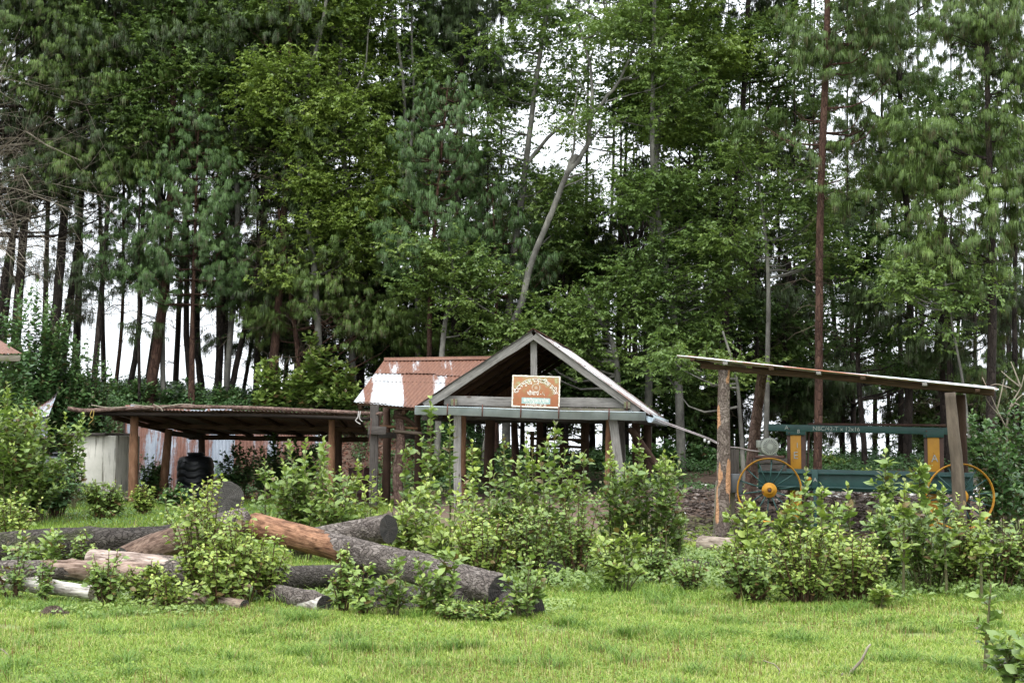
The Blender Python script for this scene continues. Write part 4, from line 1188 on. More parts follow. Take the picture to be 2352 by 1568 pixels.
# rafters and purlins under the tin
for k in range(7):
    f = dirv * (k * 1.08 + .5)
    for E_ in (EL, ER):
        timber('rafter', AP + f + Vector((0, 0, -.04)), E_ + f + Vector((0, 0, -.04)), .07, .10, W_BROWN, gs)
for fr in (.15, .4, .65, .9):
    for E_ in (EL, ER):
        q = AP.lerp(E_, fr) + Vector((0, 0, .012))
        timber('purlin', q + dirv * .1, q + b * .98, .06, .04, W_BROWN, gs)
for k in (2.2, 4.5, 6.7):
    timber('cross_beam', EL + dirv * k + Vector((.2, 0, -.10)), ER + dirv * k + Vector((-.2, 0, -.10)), .12, .14, W_GREYD, gs)
for E_, dx in ((EL, .15), (ER, -.15)):
    timber('wall_plate', E_ + Vector((dx, .1, -.14)), E_ + b + Vector((dx, 0, -.14)), .12, .14, W_GREYD, gs)
# front gutter: folded channel
g0, g1 = V(953, 942, GD - .22), V(1482, 957, GD - .22)
M_, L_ = frame(g0, g1)
mb = MB(); n = 26; P = []
rg = np.random.default_rng(3)
prof = [(.07, .085), (.065, -.07), (-.065, -.085), (-.075, .082), (-.085, .084), (-.082, .07)]
for i in range(n):
    xx = L_ * i / (n - 1)
    for (a, c) in prof:
        P.append((xx, a, c + .008 * math.sin(xx * 1.7) + (rg.normal(0, .002))))
m_ = len(prof)
q = [(i * m_ + k, (i + 1) * m_ + k, (i + 1) * m_ + k + 1, i * m_ + k + 1) for i in range(n - 1) for k in range(m_ - 1)]
gut = part('gutter', MB().add(P, q), ZINC, gs, M_, solid=.003)
mb = MB(); mb.add([(0.001, a, c) for a, c in prof[:4]], [(0, 1, 2, 3)]); mb.add([(L_ - .001, a, c) for a, c in prof[:4]], [(3, 2, 1, 0)])
part('end_cap', mb, ZINC, gut, M_, solid=.003)
for xx in (1028, 1108, 1196, 1283, 1398):
    f = (xx - 953) / (1482 - 953) * L_
    mb = MB(); box(mb, f - .012, f + .012, -.094, -.088, -.085, .15)
    part('bracket', mb, IRON_R, gut, M_)
# eaves gutter down the right side, ribbed where it is folded
h0, h1 = ERo + Vector((.04, -.1, -.06)), ERo + b * 1.0 + Vector((.04, 0, -.06))
M_, L_ = frame(h0, h1)
mb = MB(); n = 60; P = []
for i in range(n):
    xx = L_ * i / (n - 1); e = .006 * (i % 2)
    for (a, c) in [(-.07, .07), (-.068, -.03), (-.03, -.075), (.03, -.075), (.066 + e, -.03), (.07 + e, .06)]:
        P.append((xx, a, c))
q = [(i * 6 + k, (i + 1) * 6 + k, (i + 1) * 6 + k + 1, i * 6 + k + 1) for i in range(n - 1) for k in range(5)]
part('gutter', MB().add(P, q), ZINC, gs, M_, solid=.003)
# posts
def gp(name, x0, y0, x1, y1, d, w, mat, d2=None, round_=True, seed=1, label=None):
    d2 = d2 or d
    a = V(x0, y0, d); q_ = V(x1, y1, d2); g = tz(q_.x, q_.y)
    if q_.z > g:
        k = (q_.z - g); q_ = Vector((q_.x + (q_.x - a.x) / max(.3, a.z - q_.z) * k, q_.y, g - .05))
    if round_: o = pole(name, [q_, (a + q_) / 2 + Vector((rg.normal(0, .02), 0, 0)), a], w * 1.08, w * .92, mat, gs, seed=seed)
    else: o = timber(name, q_, a, w * 2, w * 2, mat, gs, (0, 1, 0))
    if label: o['label'] = label
    return o
gp('post', 1051, 945, 1051, 1160, 30.1, .075, W_GREY, round_=False)
gp('post', 1064, 945, 1063, 1150, 31.2, .075, POST_O, seed=2)
gp('post', 1127, 940, 1123, 1130, 34.0, .12, POST_D, seed=3)
gp('post', 1400, 955, 1399, 1200, 30.2, .075, POST_O, seed=4, label='orange peeled post')
gp('post', 1407, 955, 1437, 1200, 29.95, .085, W_GREY, round_=False, label='grey plank post leaning right')
gp('post', 1428, 950, 1428, 1150, 31.5, .06, W_GREYD, round_=False)
gp('post', 1345, 950, 1342, 1150, 35.5, .10, POST_D, seed=5)
gp('post', 1460, 960, 1462, 1140, 33.5, .10, POST_D, seed=6)
gp('post', 1487, 965, 1490, 1140, 36.0, .10, POST_D, seed=7)
gp('post', 1240, 950, 1240, 1130, 36.5, .09, POST_D, seed=8)
gp('post', 1180, 950, 1184, 1130, 36.8, .09, POST_D, seed=9)
pole('brace', [V(1448, 985, 31.2), V(1530, 1100, 30.6), V(1600, 1215, 29.6)], .075, .075, POST_D, gs, seed=10)
# low rail between the posts
timber('rail', V(1060, 1100, 31), V(1125, 1102, 33.5), .05, .1, W_BROWN, gs)
# slatted rack inside
rk = thing('wooden_rack', 'dark slatted wooden rack standing under the gabled roof', 'rack', tuple(V(1285, 1160, 34)))
for xx in (1222, 1290, 1338):
    timber('upright', V(xx, 1165, 34), V(xx, 990, 34), .09, .07, W_BROWN, rk, (0, 1, 0))
for k in range(9):
    yy = 1006 + k * 18
    timber('slat', V(1216 + (k % 3) * 3, yy, 33.95), V(1345, yy + 3, 33.95), .03, .06, W_BROWN, rk)
timber('slat', V(1300, 1110, 33.9), V(1338, 1035, 33.9), .03, .05, W_BROWN, rk)

# ---------------- side wing
A0, A1 = V(884, 826, 33.6), V(1165, 822, 33.9)      # ridge
B0, B1 = V(812, 922, 31.3), V(1040, 944, 31.6)      # eave
C0, C1 = A0.lerp(B0, .34), A1.lerp(B1, .34)
n_ = Vector((0, -.3, .95)) * .012
sheet('wing_roof', B0, B1, C1, C0, T_WING, gs, pitch=.076, seed=5)
sheet('wing_roof', C0 + n_ - (A0 - C0) * .06, C1 + n_ - (A1 - C1) * .06, A1 + n_, A0 + n_, T_WINGTOP, gs, pitch=.076, seed=6)['label'] = 'all rusty upper course of sheets'
sheet('wing_roof', A1, A0, A0 + Vector((.2, 2.4, -1.1)), A1 + Vector((.2, 2.4, -1.1)), T_RUST, gs, pitch=.076, seed=8)
M_, L_ = frame(A0 + Vector((-.02, 0, .03)), A1 + Vector((0, 0, .03)))
mb = MB()
for sgn in (-1, 1):
    mb.add([(0, 0, .02), (L_, 0, .02), (L_, sgn * .15, -.06), (0, sgn * .15, -.06)], [(0, 1, 2, 3) if sgn > 0 else (3, 2, 1, 0)])
part('ridge_cap', mb, T_RUST, gs, M_, solid=.003)
for fr in (.03, .5, .97):
    q0 = B0.lerp(A0, fr) + Vector((.06, 0, -.06)); q1 = B1.lerp(A1, fr) + Vector((0, 0, -.06))
    timber('purlin', q0, q1, .08, .08, W_BROWN, gs)
for fr in (.06, .5, .9):
    timber('rafter', B0.lerp(B1, fr) + Vector((0, .05, -.13)), A0.lerp(A1, fr) + Vector((0, 0, -.13)), .07, .1, W_BROWN, gs)
gp('post', 860, 930, 858, 1172, 31.3, .085, W_GREYD, round_=False, label='grey square wing post')
W2 = pole('post', [V(918, 1165, 31.8), V(913, 1090, 31.8), V(921, 1010, 31.8), V(914, 940, 31.8)], .11, .09, POST_B, gs, seed=13)
W2['label'] = 'crooked brown wing post'
gp('post', 888, 935, 886, 1175, 33.6, .09, POST_D, seed=14)
gp('post', 958, 940, 956, 1160, 32.6, .075, POST_D, seed=15)
pole('brace', [V(905, 955, 31.7), V(935, 962, 31.8), V(965, 990, 32)], .05, .045, POST_D, gs, seed=16)
pole('brace', [V(877, 945, 31.5), V(866, 985, 31.4)], .035, .035, POST_D, gs, seed=17)
timber('block', V(846, 987, 31.15), V(887, 988, 31.15), .12, .17, W_GREYD, gs)
timber('tie_beam', V(846, 1000, 32.4), V(1000, 1001, 33), .12, .12, W_GREYD, gs)
pole('rail', [V(872, 978, 31.9), V(960, 984, 31.9)], .03, .03, POST_O, gs, seed=18)
pole('rail', [V(905, 990, 31.7), V(970, 996, 31.7)], .035, .04, POST_P, gs, seed=19)

# ================================================================ sign
SGC = V(1231, 899, GD - .28)
sg_ = thing('sign', 'small rusty square signboard with white lettering on the gable', 'sign', tuple(SGC))
mS, t, p, o = mat_new('sign face')
co = objco(t)
nz = noise(t, co, 7, 7, .7)
c = ramp(t, nz, [(.30, (.42, .52, .46)), (.40, (.28, .30, .14)), (.50, (.30, .17, .07)), (.66, (.33, .115, .05))])
sxx = nd(t, 'ShaderNodeSeparateXYZ', {0: co})
hi = ramp(t, math_(t, 'ADD', math_(t, 'MULTIPLY', sxx.outputs[1], 1.3), noise(t, co, 5, 5)), [(.4, (0, 0, 0)), (.8, (1, 1, 1))])
c = mix(t, hi, ramp(t, nz, [(.4, (.30, .12, .05)), (.6, (.36, .13, .06))]), c)
t.links.new(c, p.inputs['Base Color']); p.inputs['Roughness'].default_value = .75
SIGN_W = plain_mat('sign paint white', (.80, .78, .70), (.66, .60, .50), .7, 60, rust=(.33, .14, .08), rust_at=.56)
SIGN_L = plain_mat('sign letter paint', (.80, .78, .72), (.70, .66, .58), .7, 30)
SIGN_T = plain_mat('sign patch teal', (.36, .50, .48), (.25, .36, .34), .7, 30, rust=(.33, .18, .10), rust_at=.66)
sw, sh = .955, .635
Ms = Matrix.Translation(SGC) @ Matrix.Rotation(math.radians(-1.9), 4, 'Y').inverted() @ Matrix.Rotation(math.radians(90 - 4), 4, 'X')
Ms = Matrix.Translation(SGC) @ Matrix.Rotation(math.radians(1.9), 4, 'Y') @ Matrix.Rotation(math.radians(86), 4, 'X')
mb = MB(); box(mb, -sw / 2, sw / 2, -sh / 2, sh / 2, -.02, 0)
part('panel', mb, mS, sg_, Ms, bevel=.004)
mb = MB(); e = .0035; bw = .026
gq = np.random.default_rng(4)
def strip(x0, y0, x1, y1, hor):
    n = 26
    V_ = []; Q = []
    for i in range(n + 1):
        f = i / n
        a, b_ = gq.normal(0, .002), gq.normal(0, .003)
        if hor: V_ += [(x0 + (x1 - x0) * f, y0 + a, e), (x0 + (x1 - x0) * f, y1 + b_, e)]
        else: V_ += [(x0 + a, y0 + (y1 - y0) * f, e), (x1 + b_, y0 + (y1 - y0) * f, e)]
    for i in range(n):
        k = 2 * i
        Q.append((k, k + 2, k + 3, k + 1))
    mb.add(V_, Q)
strip(-sw / 2, sh / 2 - bw, sw / 2, sh / 2, True); strip(-sw / 2, -sh / 2, sw / 2, -sh / 2 + bw, True)
strip(-sw / 2, -sh / 2 + bw, -sw / 2 + bw, sh / 2 - bw, False); strip(sw / 2 - bw, -sh / 2 + bw, sw / 2, sh / 2 - bw, False)
part('border', mb, SIGN_W, sg_, Ms)
mb = MB(); mb.add([(-.28, -.245, .003), (.29, -.245, .003), (.29, -.125, .003), (-.28, -.125, .003)], [(0, 1, 2, 3)])
part('painted_patch', mb, SIGN_T, sg_, Ms)

def glyph(ch, size, bold=.0):
    cu = bpy.data.curves.new('g', 'FONT'); cu.body = ch; cu.size = size; cu.offset = bold
    ob = bpy.data.objects.new('g', cu); COL.objects.link(ob)
    dg = bpy.context.evaluated_depsgraph_get()
    me = bpy.data.meshes.new_from_object(ob.evaluated_get(dg))
    vs = np.array([tuple(v.co) for v in me.vertices]) if len(me.vertices) else np.zeros((0, 3))
    fs = [tuple(p.vertices) for p in me.polygons]
    bpy.data.objects.remove(ob); bpy.data.curves.remove(cu); bpy.data.meshes.remove(me)
    return vs, fs

def letters(mb, parts_, mapf, zz):
    """parts_: list of (glyph string, x offset, size)"""
    for ch, x, s in parts_:
        vs, fs = glyph(ch, s, .0012 * s / .1)
        if not len(vs): continue
        P = np.array([mapf(v[0] + x, v[1]) + (zz,) for v in vs])
        # overlapping strokes of one sign sit a hair apart
        lab = np.arange(len(P))
        for _ in range(40):
            old = lab.copy()
            for f in fs:
                f = list(f); lab[f] = lab[f].min()
            if (old == lab).all(): break
        for k_, u_ in enumerate(np.unique(lab)): P[lab == u_, 2] += .0005 * k_
        q = [f for f in fs if len(f) == 4]; t_ = [f for f in fs if len(f) == 3]
        mb.add(P, q or None, t_ or None)

def lay(chunks, s, gap=0.0):
    """advance each visual cluster by its own width"""
    x = 0; out = []
    for c in chunks:
        if c == ' ':
            x += s * .22; continue
        vs, _ = glyph(c, s)
        if not len(vs): continue
        out.append((c, x - float(vs[:, 0].min()), s)); x += float(vs[:, 0].max() - vs[:, 0].min()) + gap * s
    return out, x
# arch: clusters in visual order (short-i sign drawn before its consonant)
txt = ['चौं', 'वा', 'स', '·', 'भु', 'म्', 'लु', ' ', 'सा', 'मु', 'दा', 'िय', 'क', ' ', 'स', '·', 'िम', 'ल']
lt, wd = lay(txt, .125, .012)
arcL = 1.08; R = .40; cyy = -.155
def arc(x, y):
    a = math.pi / 2 + (wd / 2 - x) / wd * (arcL / R) * .94
    rr = R + y - .03
    return (rr * math.cos(a) * 1.02, cyy + rr * math.sin(a) * .93 + .0)
mb = MB(); letters(mb, lt, arc, .0035)
part('arched_lettering', mb, SIGN_L, sg_, Ms)
def line(chunks, s, x0, x1, y, name):
    l, w_ = lay(chunks, s, .01)
    k = (x1 - x0) / w_
    mb = MB(); letters(mb, l, lambda a, b_: (x0 + a * k, y + b_), .0055)
    part(name, mb, SIGN_L, sg_, Ms)
line(['चौं', 'वा', 'स', ' ', '-', ' ', '५'], .105, -.175, .175, -.072, 'lettering')
line(['का', 'भ्रे', 'प', 'ला', 'ञ्', 'चो', 'क'], .10, -.24, .26, -.215, 'lettering')
line(['(', 'स्', 'था', 'िप', 'त', ' ', '·', ' ', '२', '०', '५', '३', ')'], .085, -.20, .21, -.292, 'lettering')
# faint ring emblem
mb = MB(); n = 40
for k in range(n):
    if k % 9 == 4: continue
    a0, a1 = k / n * 6.283, (k + 1) / n * 6.283
    for r0, r1 in ((.078, .083), (.068, .071)):
        mb.add([(r0 * math.cos(a0), .075 + r0 * math.sin(a0), .0035), (r1 * math.cos(a0), .075 + r1 * math.sin(a0), .0035), (r1 * math.cos(a1), .075 + r1 * math.sin(a1), .0035), (r0 * math.cos(a1), .075 + r0 * math.sin(a1), .0035)], [(0, 1, 2, 3)])
for xx, h0_, h1_ in ((-.02, .04, .10), (0, .045, .115), (.02, .04, .10)):
    mb.add([(xx - .003, h0_, .0035), (xx + .003, h0_, .0035), (xx + .003, h1_, .0035), (xx - .003, h1_, .0035)], [(0, 1, 2, 3)])
part('emblem', mb, SIGN_W, sg_, Ms)

# ================================================================ the low shed
LD = 34.0
lx = V(500, 1100, 34)
ls = thing('low_shed', 'long low lean-to shed with dark corrugated roof and pole posts', 'shed', (lx.x, 34, tz(lx.x, 34)))
F0, F1 = V(200, 938, 34.4), V(822, 948, 31.4)
K1, K0 = V(850, 1000, 35.6), V(440, 995, 38.4)
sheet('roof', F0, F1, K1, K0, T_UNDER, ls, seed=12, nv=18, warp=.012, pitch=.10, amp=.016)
pole('roof_log', [V(156, 938, 34.3), V(200, 943, 34.3), V(300, 937, 33.9), V(420, 934, 33.3), V(560, 936, 32.7), V(700, 942, 32.0), V(878, 950, 31.2)], .05, .04, POST_B, ls, seed=20, rough=.08)
pole('front_beam', [V(198, 949, 34.45), V(400, 952, 33.5), V(620, 954, 32.4), V(848, 962, 31.25)],   .045, .04, W_DK, ls, seed=21, rough=.06)
timber('side_beam', F0 + Vector((.5, .4, -.2)), K0 + Vector((.1, -.1, -.12)), .10, .10, W_BROWN, ls)
timber('back_beam', K0 + Vector((0, -.2, -.10)), K1 + Vector((0, -.2, -.10)), .12, .12, W_BROWN, ls)
timber('middle_beam', F0.lerp(K0, .5) + Vector((0, 0, -.1)), F1.lerp(K1, .5) + Vector((0, 0, -.1)), .11, .11, W_BROWN, ls)
for k in range(7):
    f = .08 + k * .14
    timber('rafter', F0.lerp(F1, f) + Vector((0, .1, -.05)), K0.lerp(K1, f) + Vector((0, 0, -.05)), .06, .08, W_BROWN, ls)
timber('side_beam', V(385, 994, 37.0), V(465, 1001, 38.0), .10, .12, W_GREYD, ls)
def lp(x0, y0, x1, y1, d, w, mat, seed, label=None):
    a = V(x0, y0, d); q_ = V(x1, y1, d); q_.z = min(q_.z, tz(q_.x, q_.y) - .03) if y1 > 1120 else q_.z
    o = pole('post', [q_, (a + q_) / 2 + Vector((.012 * math.sin(seed), 0, 0)), a], w * 1.12, w * .92, mat, ls, seed=seed, rough=.07)
    if label: o['label'] = label
lp(309, 955, 305, 1160, 34.3, .10, POST_O, 31)
lp(388, 985, 370, 1158, 36.4, .10, POST_O, 32)
lp(463, 1000, 462, 1125, 38.0, .09, POST_D, 33)
lp(762, 958, 761, 1150, 32.2, .075, POST_O, 34, 'orange peeled front post')
lp(778, 975, 777, 1140, 35.0, .085, POST_D, 35)
timber('block', V(735, 1005, 35.1), V(765, 1006, 35.1), .1, .12, W_BROWN, ls)
wire('cord', [V(211, 942, 34.2), V(207, 955, 34.2), V(214, 962, 34.2), V(204, 974, 34.25)], .010, ROPE_Y, ls)
wire('cord', [V(216, 942, 34.2), V(214, 956, 34.2), V(209, 960, 34.2)], .010, ROPE_Y, ls)
wire('cord', [V(824, 944, 31.1), V(822, 958, 31.1), V(817, 966, 31.1), V(828, 974, 31.1)], .012, ROPE_W, ls)
wire('cord', [V(828, 944, 31.1), V(826, 960, 31.1), V(832, 968, 31.1)], .010, ROPE_W, ls)
ho = thing('hose', 'thin dark red hose hanging down beside the grey wing post', 'hose', tuple(V(850, 1130, 31)))
wire('tube', [V(853, 960, 31.0), V(850, 1000, 31.0), V(840, 1050, 31.0), V(828, 1120, 31.0)], .009, IRON_R, ho)
# fallen dead branches lying on the roof
for i, pp in enumerate([((210, 930), (250, 936), (300, 935)), ((300, 928), (345, 934), (370, 937)), ((360, 937), (420, 928), (470, 934)), ((352, 928), (368, 936), (374, 944))]):
    s_ = thing('stick', ['grey dead stick lying on the left end of the low shed roof', 'thin dead stick pointing left on the low shed roof', 'bent dead stick on the middle of the low shed roof', 'stub of dead twig on the low shed roof'][i], 'stick', tuple(V(*pp[1], 33.6)), 'dead sticks on the low shed roof')
    wire('stem', [V(x, y, 33.9 - .3 * i) for x, y in pp], .014, TWIGPALE, s_)

# ================================================================ walls and boxes behind the low shed
wl = thing('corrugated_wall', 'tall standing corrugated iron fence, blue grey and rusty, behind the low shed', 'wall', tuple(V(520, 1120, 39)))
w0, w1 = V(288, 1125, 38.9), V(790, 1120, 40.3)
w0.z, w1.z = tz(w0.x, 38.4) - .1, tz(w1.x, 38.4) - .1
u0, u1 = V(288, 930, 38.9), V(790, 955, 40.3)
sheet('iron_sheets', w0, w1, u1, u0, T_WALL, wl, seed=21, pitch=.09, amp=.012, warp=.02)
for f in (.0, .25, .5, .75, 1):
    timber('post', w0.lerp(w1, f) + Vector((0, .09, -.1)), u0.lerp(u1, f) + Vector((0, .09, -.08)), .09, .09, W_GREYD, wl, (0, 1, 0))
e0, e1 = w0 + Vector((0, -.004, 0)), u0 + Vector((0, -.004, 0))
sheet('iron_sheets', e0 + Vector((-.05, 1.3, 0)), e0, e1, e1 + Vector((-.05, 1.3, 0)), T_RUST, wl, seed=22, pitch=.09, amp=.012)

# stained concrete tank
PL_, t, p, o = mat_new('stained plaster')
co = objco(t)
c = ramp(t, noise(t, co, 2.2, 5), [(.3, (.52, .50, .43)), (.7, (.70, .67, .60))])
st = noise(t, objco(t, (5, 5, .35)), 2.2, 6, .65)
c = mix(t, ramp(t, st, [(.54, (0, 0, 0)), (.66, (1, 1, 1))]), c, (.10, .085, .055))
s_ = nd(t, 'ShaderNodeSeparateXYZ', {0: co})
mo = math_(t, 'ADD', noise(t, co, 3.5, 5), math_(t, 'MULTIPLY', math_(t, 'SUBTRACT', s_.outputs[2], 1.9), .5))
c = mix(t, ramp(t, mo, [(.50, (0, 0, 0)), (.60, (.9, .9, .9))]), c, (.085, .095, .03))
t.links.new(c, p.inputs['Base Color']); p.inputs['Roughness'].default_value = .92
bump(t, p, noise(t, co, 12, 6), .01)
ct = thing('concrete_tank', 'whitewashed concrete box with black and green stains left of the low shed', 'tank', tuple(V(217, 1130, 35)))
a0, a1 = V(168, 1000, 35.2), V(267, 992, 35.0)
gz = tz(a0.x, 35) - .1
M_, L_ = frame((a0.x, 35.2, gz), (a1.x, 35.0, gz))
Hh = a0.z - gz
mb = MB(); 
box(mb, .62 * 0, L_, 0, 1.3, 0, Hh)
part('wall', mb, PL_, ct, M_, bevel=.02)
mb = MB(); box(mb, -.12, L_ * .8, -.14, 1.45, Hh + .003, Hh + .06)
part('lid', mb, W_GREYD, ct, M_, bevel=.01)
# lean corrugated roof pieces left
lr = thing('tin_hut', 'half hidden hut of banded corrugated iron among the left bushes', 'hut', tuple(V(90, 1020, 36)))
sheet('roof', V(66, 962, 36.3), V(112, 955, 36.0), V(132, 900, 37.5), V(88, 915, 37.8), T_WALL, lr, seed=31)
sheet('wall', V(60, 1006, 36.6), V(60, 958, 36.6), V(108, 958, 36.4), V(108, 1006, 36.4), T_WALL, lr, seed=32)
sheet('wall', V(-40, 1010, 36.8), V(-40, 962, 36.8), V(58, 958, 36.65), V(58, 1006, 36.65), T_WALL, lr, seed=33)
# far left roof corner
fr_ = thing('house', 'corner of a red rusty tin roof at the left edge of the photo', 'house', tuple(V(-60, 1000, 30)))
sheet('roof', V(-120, 818, 29.7), V(50, 812, 30), V(-6, 778, 31.5), V(-120, 778, 31.4), T_RUST, fr_, seed=35, pitch=.07)
timber('fascia', V(-120, 824, 29.6), V(46, 822, 29.95), .03, .12, W_MOSS, fr_)
timber('fascia', V(46, 822, 29.98), V(14, 832, 31.6), .03, .10, W_MOSS, fr_)
timber('wall', V(-200, 930, 31.5), V(-20, 930, 31.5), .1, 2.2, W_GREYD, fr_)

def lathe(mb, prof, c, sides=40, fn=None):
    """prof: (r, z)"""
    an = np.arange(sides) / sides * 2 * np.pi
    v = []
    for i, (r_, z_) in enumerate(prof):
        for a in an:
            rr, dz = (fn(a, r_, z_) if fn else (r_, 0))
            v.append((c[0] + rr * math.cos(a), c[1] + rr * math.sin(a), c[2] + z_ + dz))
    q = [(i * sides + j, i * sides + (j + 1) % sides, (i + 1) * sides + (j + 1) % sides, (i + 1) * sides + j) for i in range(len(prof) - 1) for j in range(sides)]
    mb.add(v, q)
def water_tank(x, ybase, d, half, label, H, seed=0):
    c = V(x, ybase, d); g = tz(c.x, d)
    root = thing('water_tank', label, 'water tank', (c.x, d, g), 'black plastic water tanks')
    R_ = half / F * d
    prof = [(R_ * .96, 0), (R_ * .99, .03)]
    nb = 5; body = H * .80
    for k in range(nb):
        z0 = .06 + (body - .06) * k / nb; dz = (body - .06) / nb
        prof += [(R_ * .985, z0), (R_ * 1.0, z0 + dz * .12), (R_ * 1.0, z0 + dz * .5), (R_ * .985, z0 + dz * .58), (R_ * .985, z0 + dz * .72), (R_ * .965, z0 + dz * .8), (R_ * .965, z0 + dz * .97)]
    prof += [(R_ * .97, body), (R_ * .95, body + .04), (R_ * .86, H * .90), (R_ * .70, H * .93), (R_ * .48, H * .94)]
    zig = lambda a, r_, z_: (r_ * (1 + .012 * max(0, math.cos(a * 6)) * (z_ > body)), .028 * (1 if math.sin(a * 5) > 0 else -1) * min(1, abs(math.sin(a * 5)) * 2) if .06 < z_ < body else 0)
    mb = MB(); lathe(mb, prof, (c.x, d, g), 60, zig)
    part('body', mb, BLACKP, root, smooth=True)
    mb = MB(); lathe(mb, [(R_ * .40, H * .93), (R_ * .42, H * .975), (R_ * .46, H * .98), (R_ * .46, H), (R_ * .40, H * 1.01), (0.001, H * 1.015)], (c.x, d, g), 40)
    part('lid', mb, BLACKP, root, smooth=True)
    return root
water_tank(448, 1140, 37.2, 42, 'ribbed black plastic water tank under the back of the low shed', 1.16)
water_tank(135, 1130, 33.5, 34, 'black water tank half hidden by the left bushes beside the stained concrete box', 1.15)
# things in the dark under the wing
st_ = thing('oil_drum', 'dark drum standing in the shade behind the orange post', 'drum', tuple(V(828, 1150, 33)))
mb = MB(); c = V(828, 1160, 33.2)
lathe(mb, [(0.001, 0), (.27, 0), (.28, .02), (.27, .04), (.27, .28), (.285, .30), (.27, .32), (.27, .56), (.285, .58), (.27, .60), (.27, .82), (.28, .84), (.25, .83), (.001, .82)], (c.x, c.y, tz(c.x, c.y)), 28)
part('barrel', mb, plain_mat('drum paint', (.05, .012, .012), (.025, .01, .01), .6, 5, rust=(.09, .045, .03)), st_, smooth=True)
# electric cable from the eaves to the saw shelter
# ================================================================ saw shelter and band saw
def Z4(zx, zy, d):
    """point read off the enlarged view of the saw"""
    return V(1493 + zx * .3653, 775.2 + zy * .3653, d)
ss = thing('saw_shelter', 'open shelter with a thin sloping rusty tin roof on four log posts', 'shelter', tuple(V(1900, 1225, 26)))
R0, R1 = Z4(160, 110, 24.9), Z4(2150, 322, 23.6)
R2, R3 = Z4(2185, 352, 28.2), Z4(300, 118, 29.4)
R2.z = R1.z + .15; R3.z = R0.z + .17
rs = sheet('roof', R1, R2, R3, R0, T_SAW, ss, seed=41, pitch=.09, amp=.012, warp=.02, nv=30)
timber('beam', Z4(320, 178, 25.1), Z4(2165, 345, 23.8), .09, .09, W_BROWN, ss)
timber('beam', Z4(640, 200, 28.6), Z4(2165, 348, 27.4), .10, .12, W_BROWN, ss)
for k, f in enumerate((.05, .16, .31, .46, .60, .79, .95)):
    a = R0.lerp(R1, f) + Vector((0, -.12, -.055)); b2 = R3.lerp(R2, f) + Vector((0, 0, -.055))
    timber('purlin', a, b2, .07, .05, W_GREY if k % 2 else W_BROWN, ss)
def sp(pts, d, r0, r1, mat, seed, label=None, d2=None):
    P = [Z4(x, y, d) for x, y in pts]
    g = tz(P[0].x, d); P[0].z = min(P[0].z, g - .05)
    o = pole('post', P, r0, r1, mat, ss, seed=seed, sides=18, rough=.05)
    if label: o['label'] = label
BARKPEEL = bark_mat('half peeled post', (.09, .065, .055), (.18, .14, .12), (.30, .25, .22), 8, (.7, 1, 1), .02)
m_ = BARKPEEL; t = m_.node_tree
pb = [n for n in t.nodes if n.type == 'BSDF_PRINCIPLED'][0]
old = pb.inputs['Base Color'].links[0].from_socket
nn_ = noise(t, objco(t, (.55, 2.2, 2.2), (0.3, 4.4, 1.2)), 1.5, 3, .45)
t.links.new(mix(t, ramp(t, nn_, [(.57, (0, 0, 0)), (.59, (1, 1, 1))]), old, (.50, .27, .15)), pb.inputs['Base Color'])
sp([(452, 1262), (462, 900), (463, 560), (466, 205)], 24.95, .118, .098, BARKPEEL, 51, 'bark post with orange peeled strips')
sp([(628, 1225), (640, 800), (672, 480), (706, 232)], 28.4, .115, .095, POST_B, 52)
sp([(1955, 1200), (1935, 850), (1905, 560), (1886, 345)], 23.6, .105, .085, POST_P, 53, 'smooth pale post with knots')
sp([(1985, 1190), (1968, 800), (1952, 360)], 27.3, .10, .085, POST_D, 54)
timber('plank', Z4(408, 1245, 25.2), Z4(424, 900, 25.15), .05, .14, W_MOSS, ss, (0, 1, 0))
timber('plank', Z4(515, 1110, 25.25), Z4(518, 870, 25.25), .10, .06, W_MOSS, ss, (0, 1, 0))
timber('plank', Z4(530, 880, 25.2), Z4(532, 700, 25.2), .16, .05, W_GREYD, ss, (0, 1, 0))
mb = MB(); c = Z4(545, 915, 25.1); box(mb, c.x - .09, c.x + .09, c.y - .06, c.y + .06, c.z - .16, c.z + .16)
part('switch_box', mb, plain_mat('switch box', (.10, .11, .12), (.07, .075, .08), .5), ss, bevel=.012)

GREENP = plain_mat('dark green paint', (.009, .036, .034), (.014, .052, .048), .5, 5, rust=(.09, .045, .03), rust_at=.66, bumpd=.002)
GREENB = plain_mat('band rail green', (.012, .042, .040), (.018, .060, .055), .5, 5, rust=(.09, .05, .035), rust_at=.64, bumpd=.002)
YEL = plain_mat('yellow paint', (.44, .21, .016), (.34, .155, .014), .55, 5, rust=(.16, .06, .02), rust_at=.60, bumpd=.002)
BRN = plain_mat('red brown primer', (.085, .040, .030), (.055, .028, .022), .65, 6, rust=(.03, .02, .018), rust_at=.62)
MOTOR = plain_mat('motor grey', (.30, .31, .27), (.24, .25, .22), .5, 8, rust=(.14, .12, .09), rust_at=.68)
CHALK = plain_mat('chalk', (.36, .37, .35), (.22, .23, .22), .8, 30)
bs = thing('band_saw', 'large green and yellow band saw mill with two spoked wheels', 'saw machine', tuple(Z4(1350, 1180, 25)))
def D_(zx): return 25.25 - (zx - 750) * .00066       # machine runs slightly towards the camera at its right end
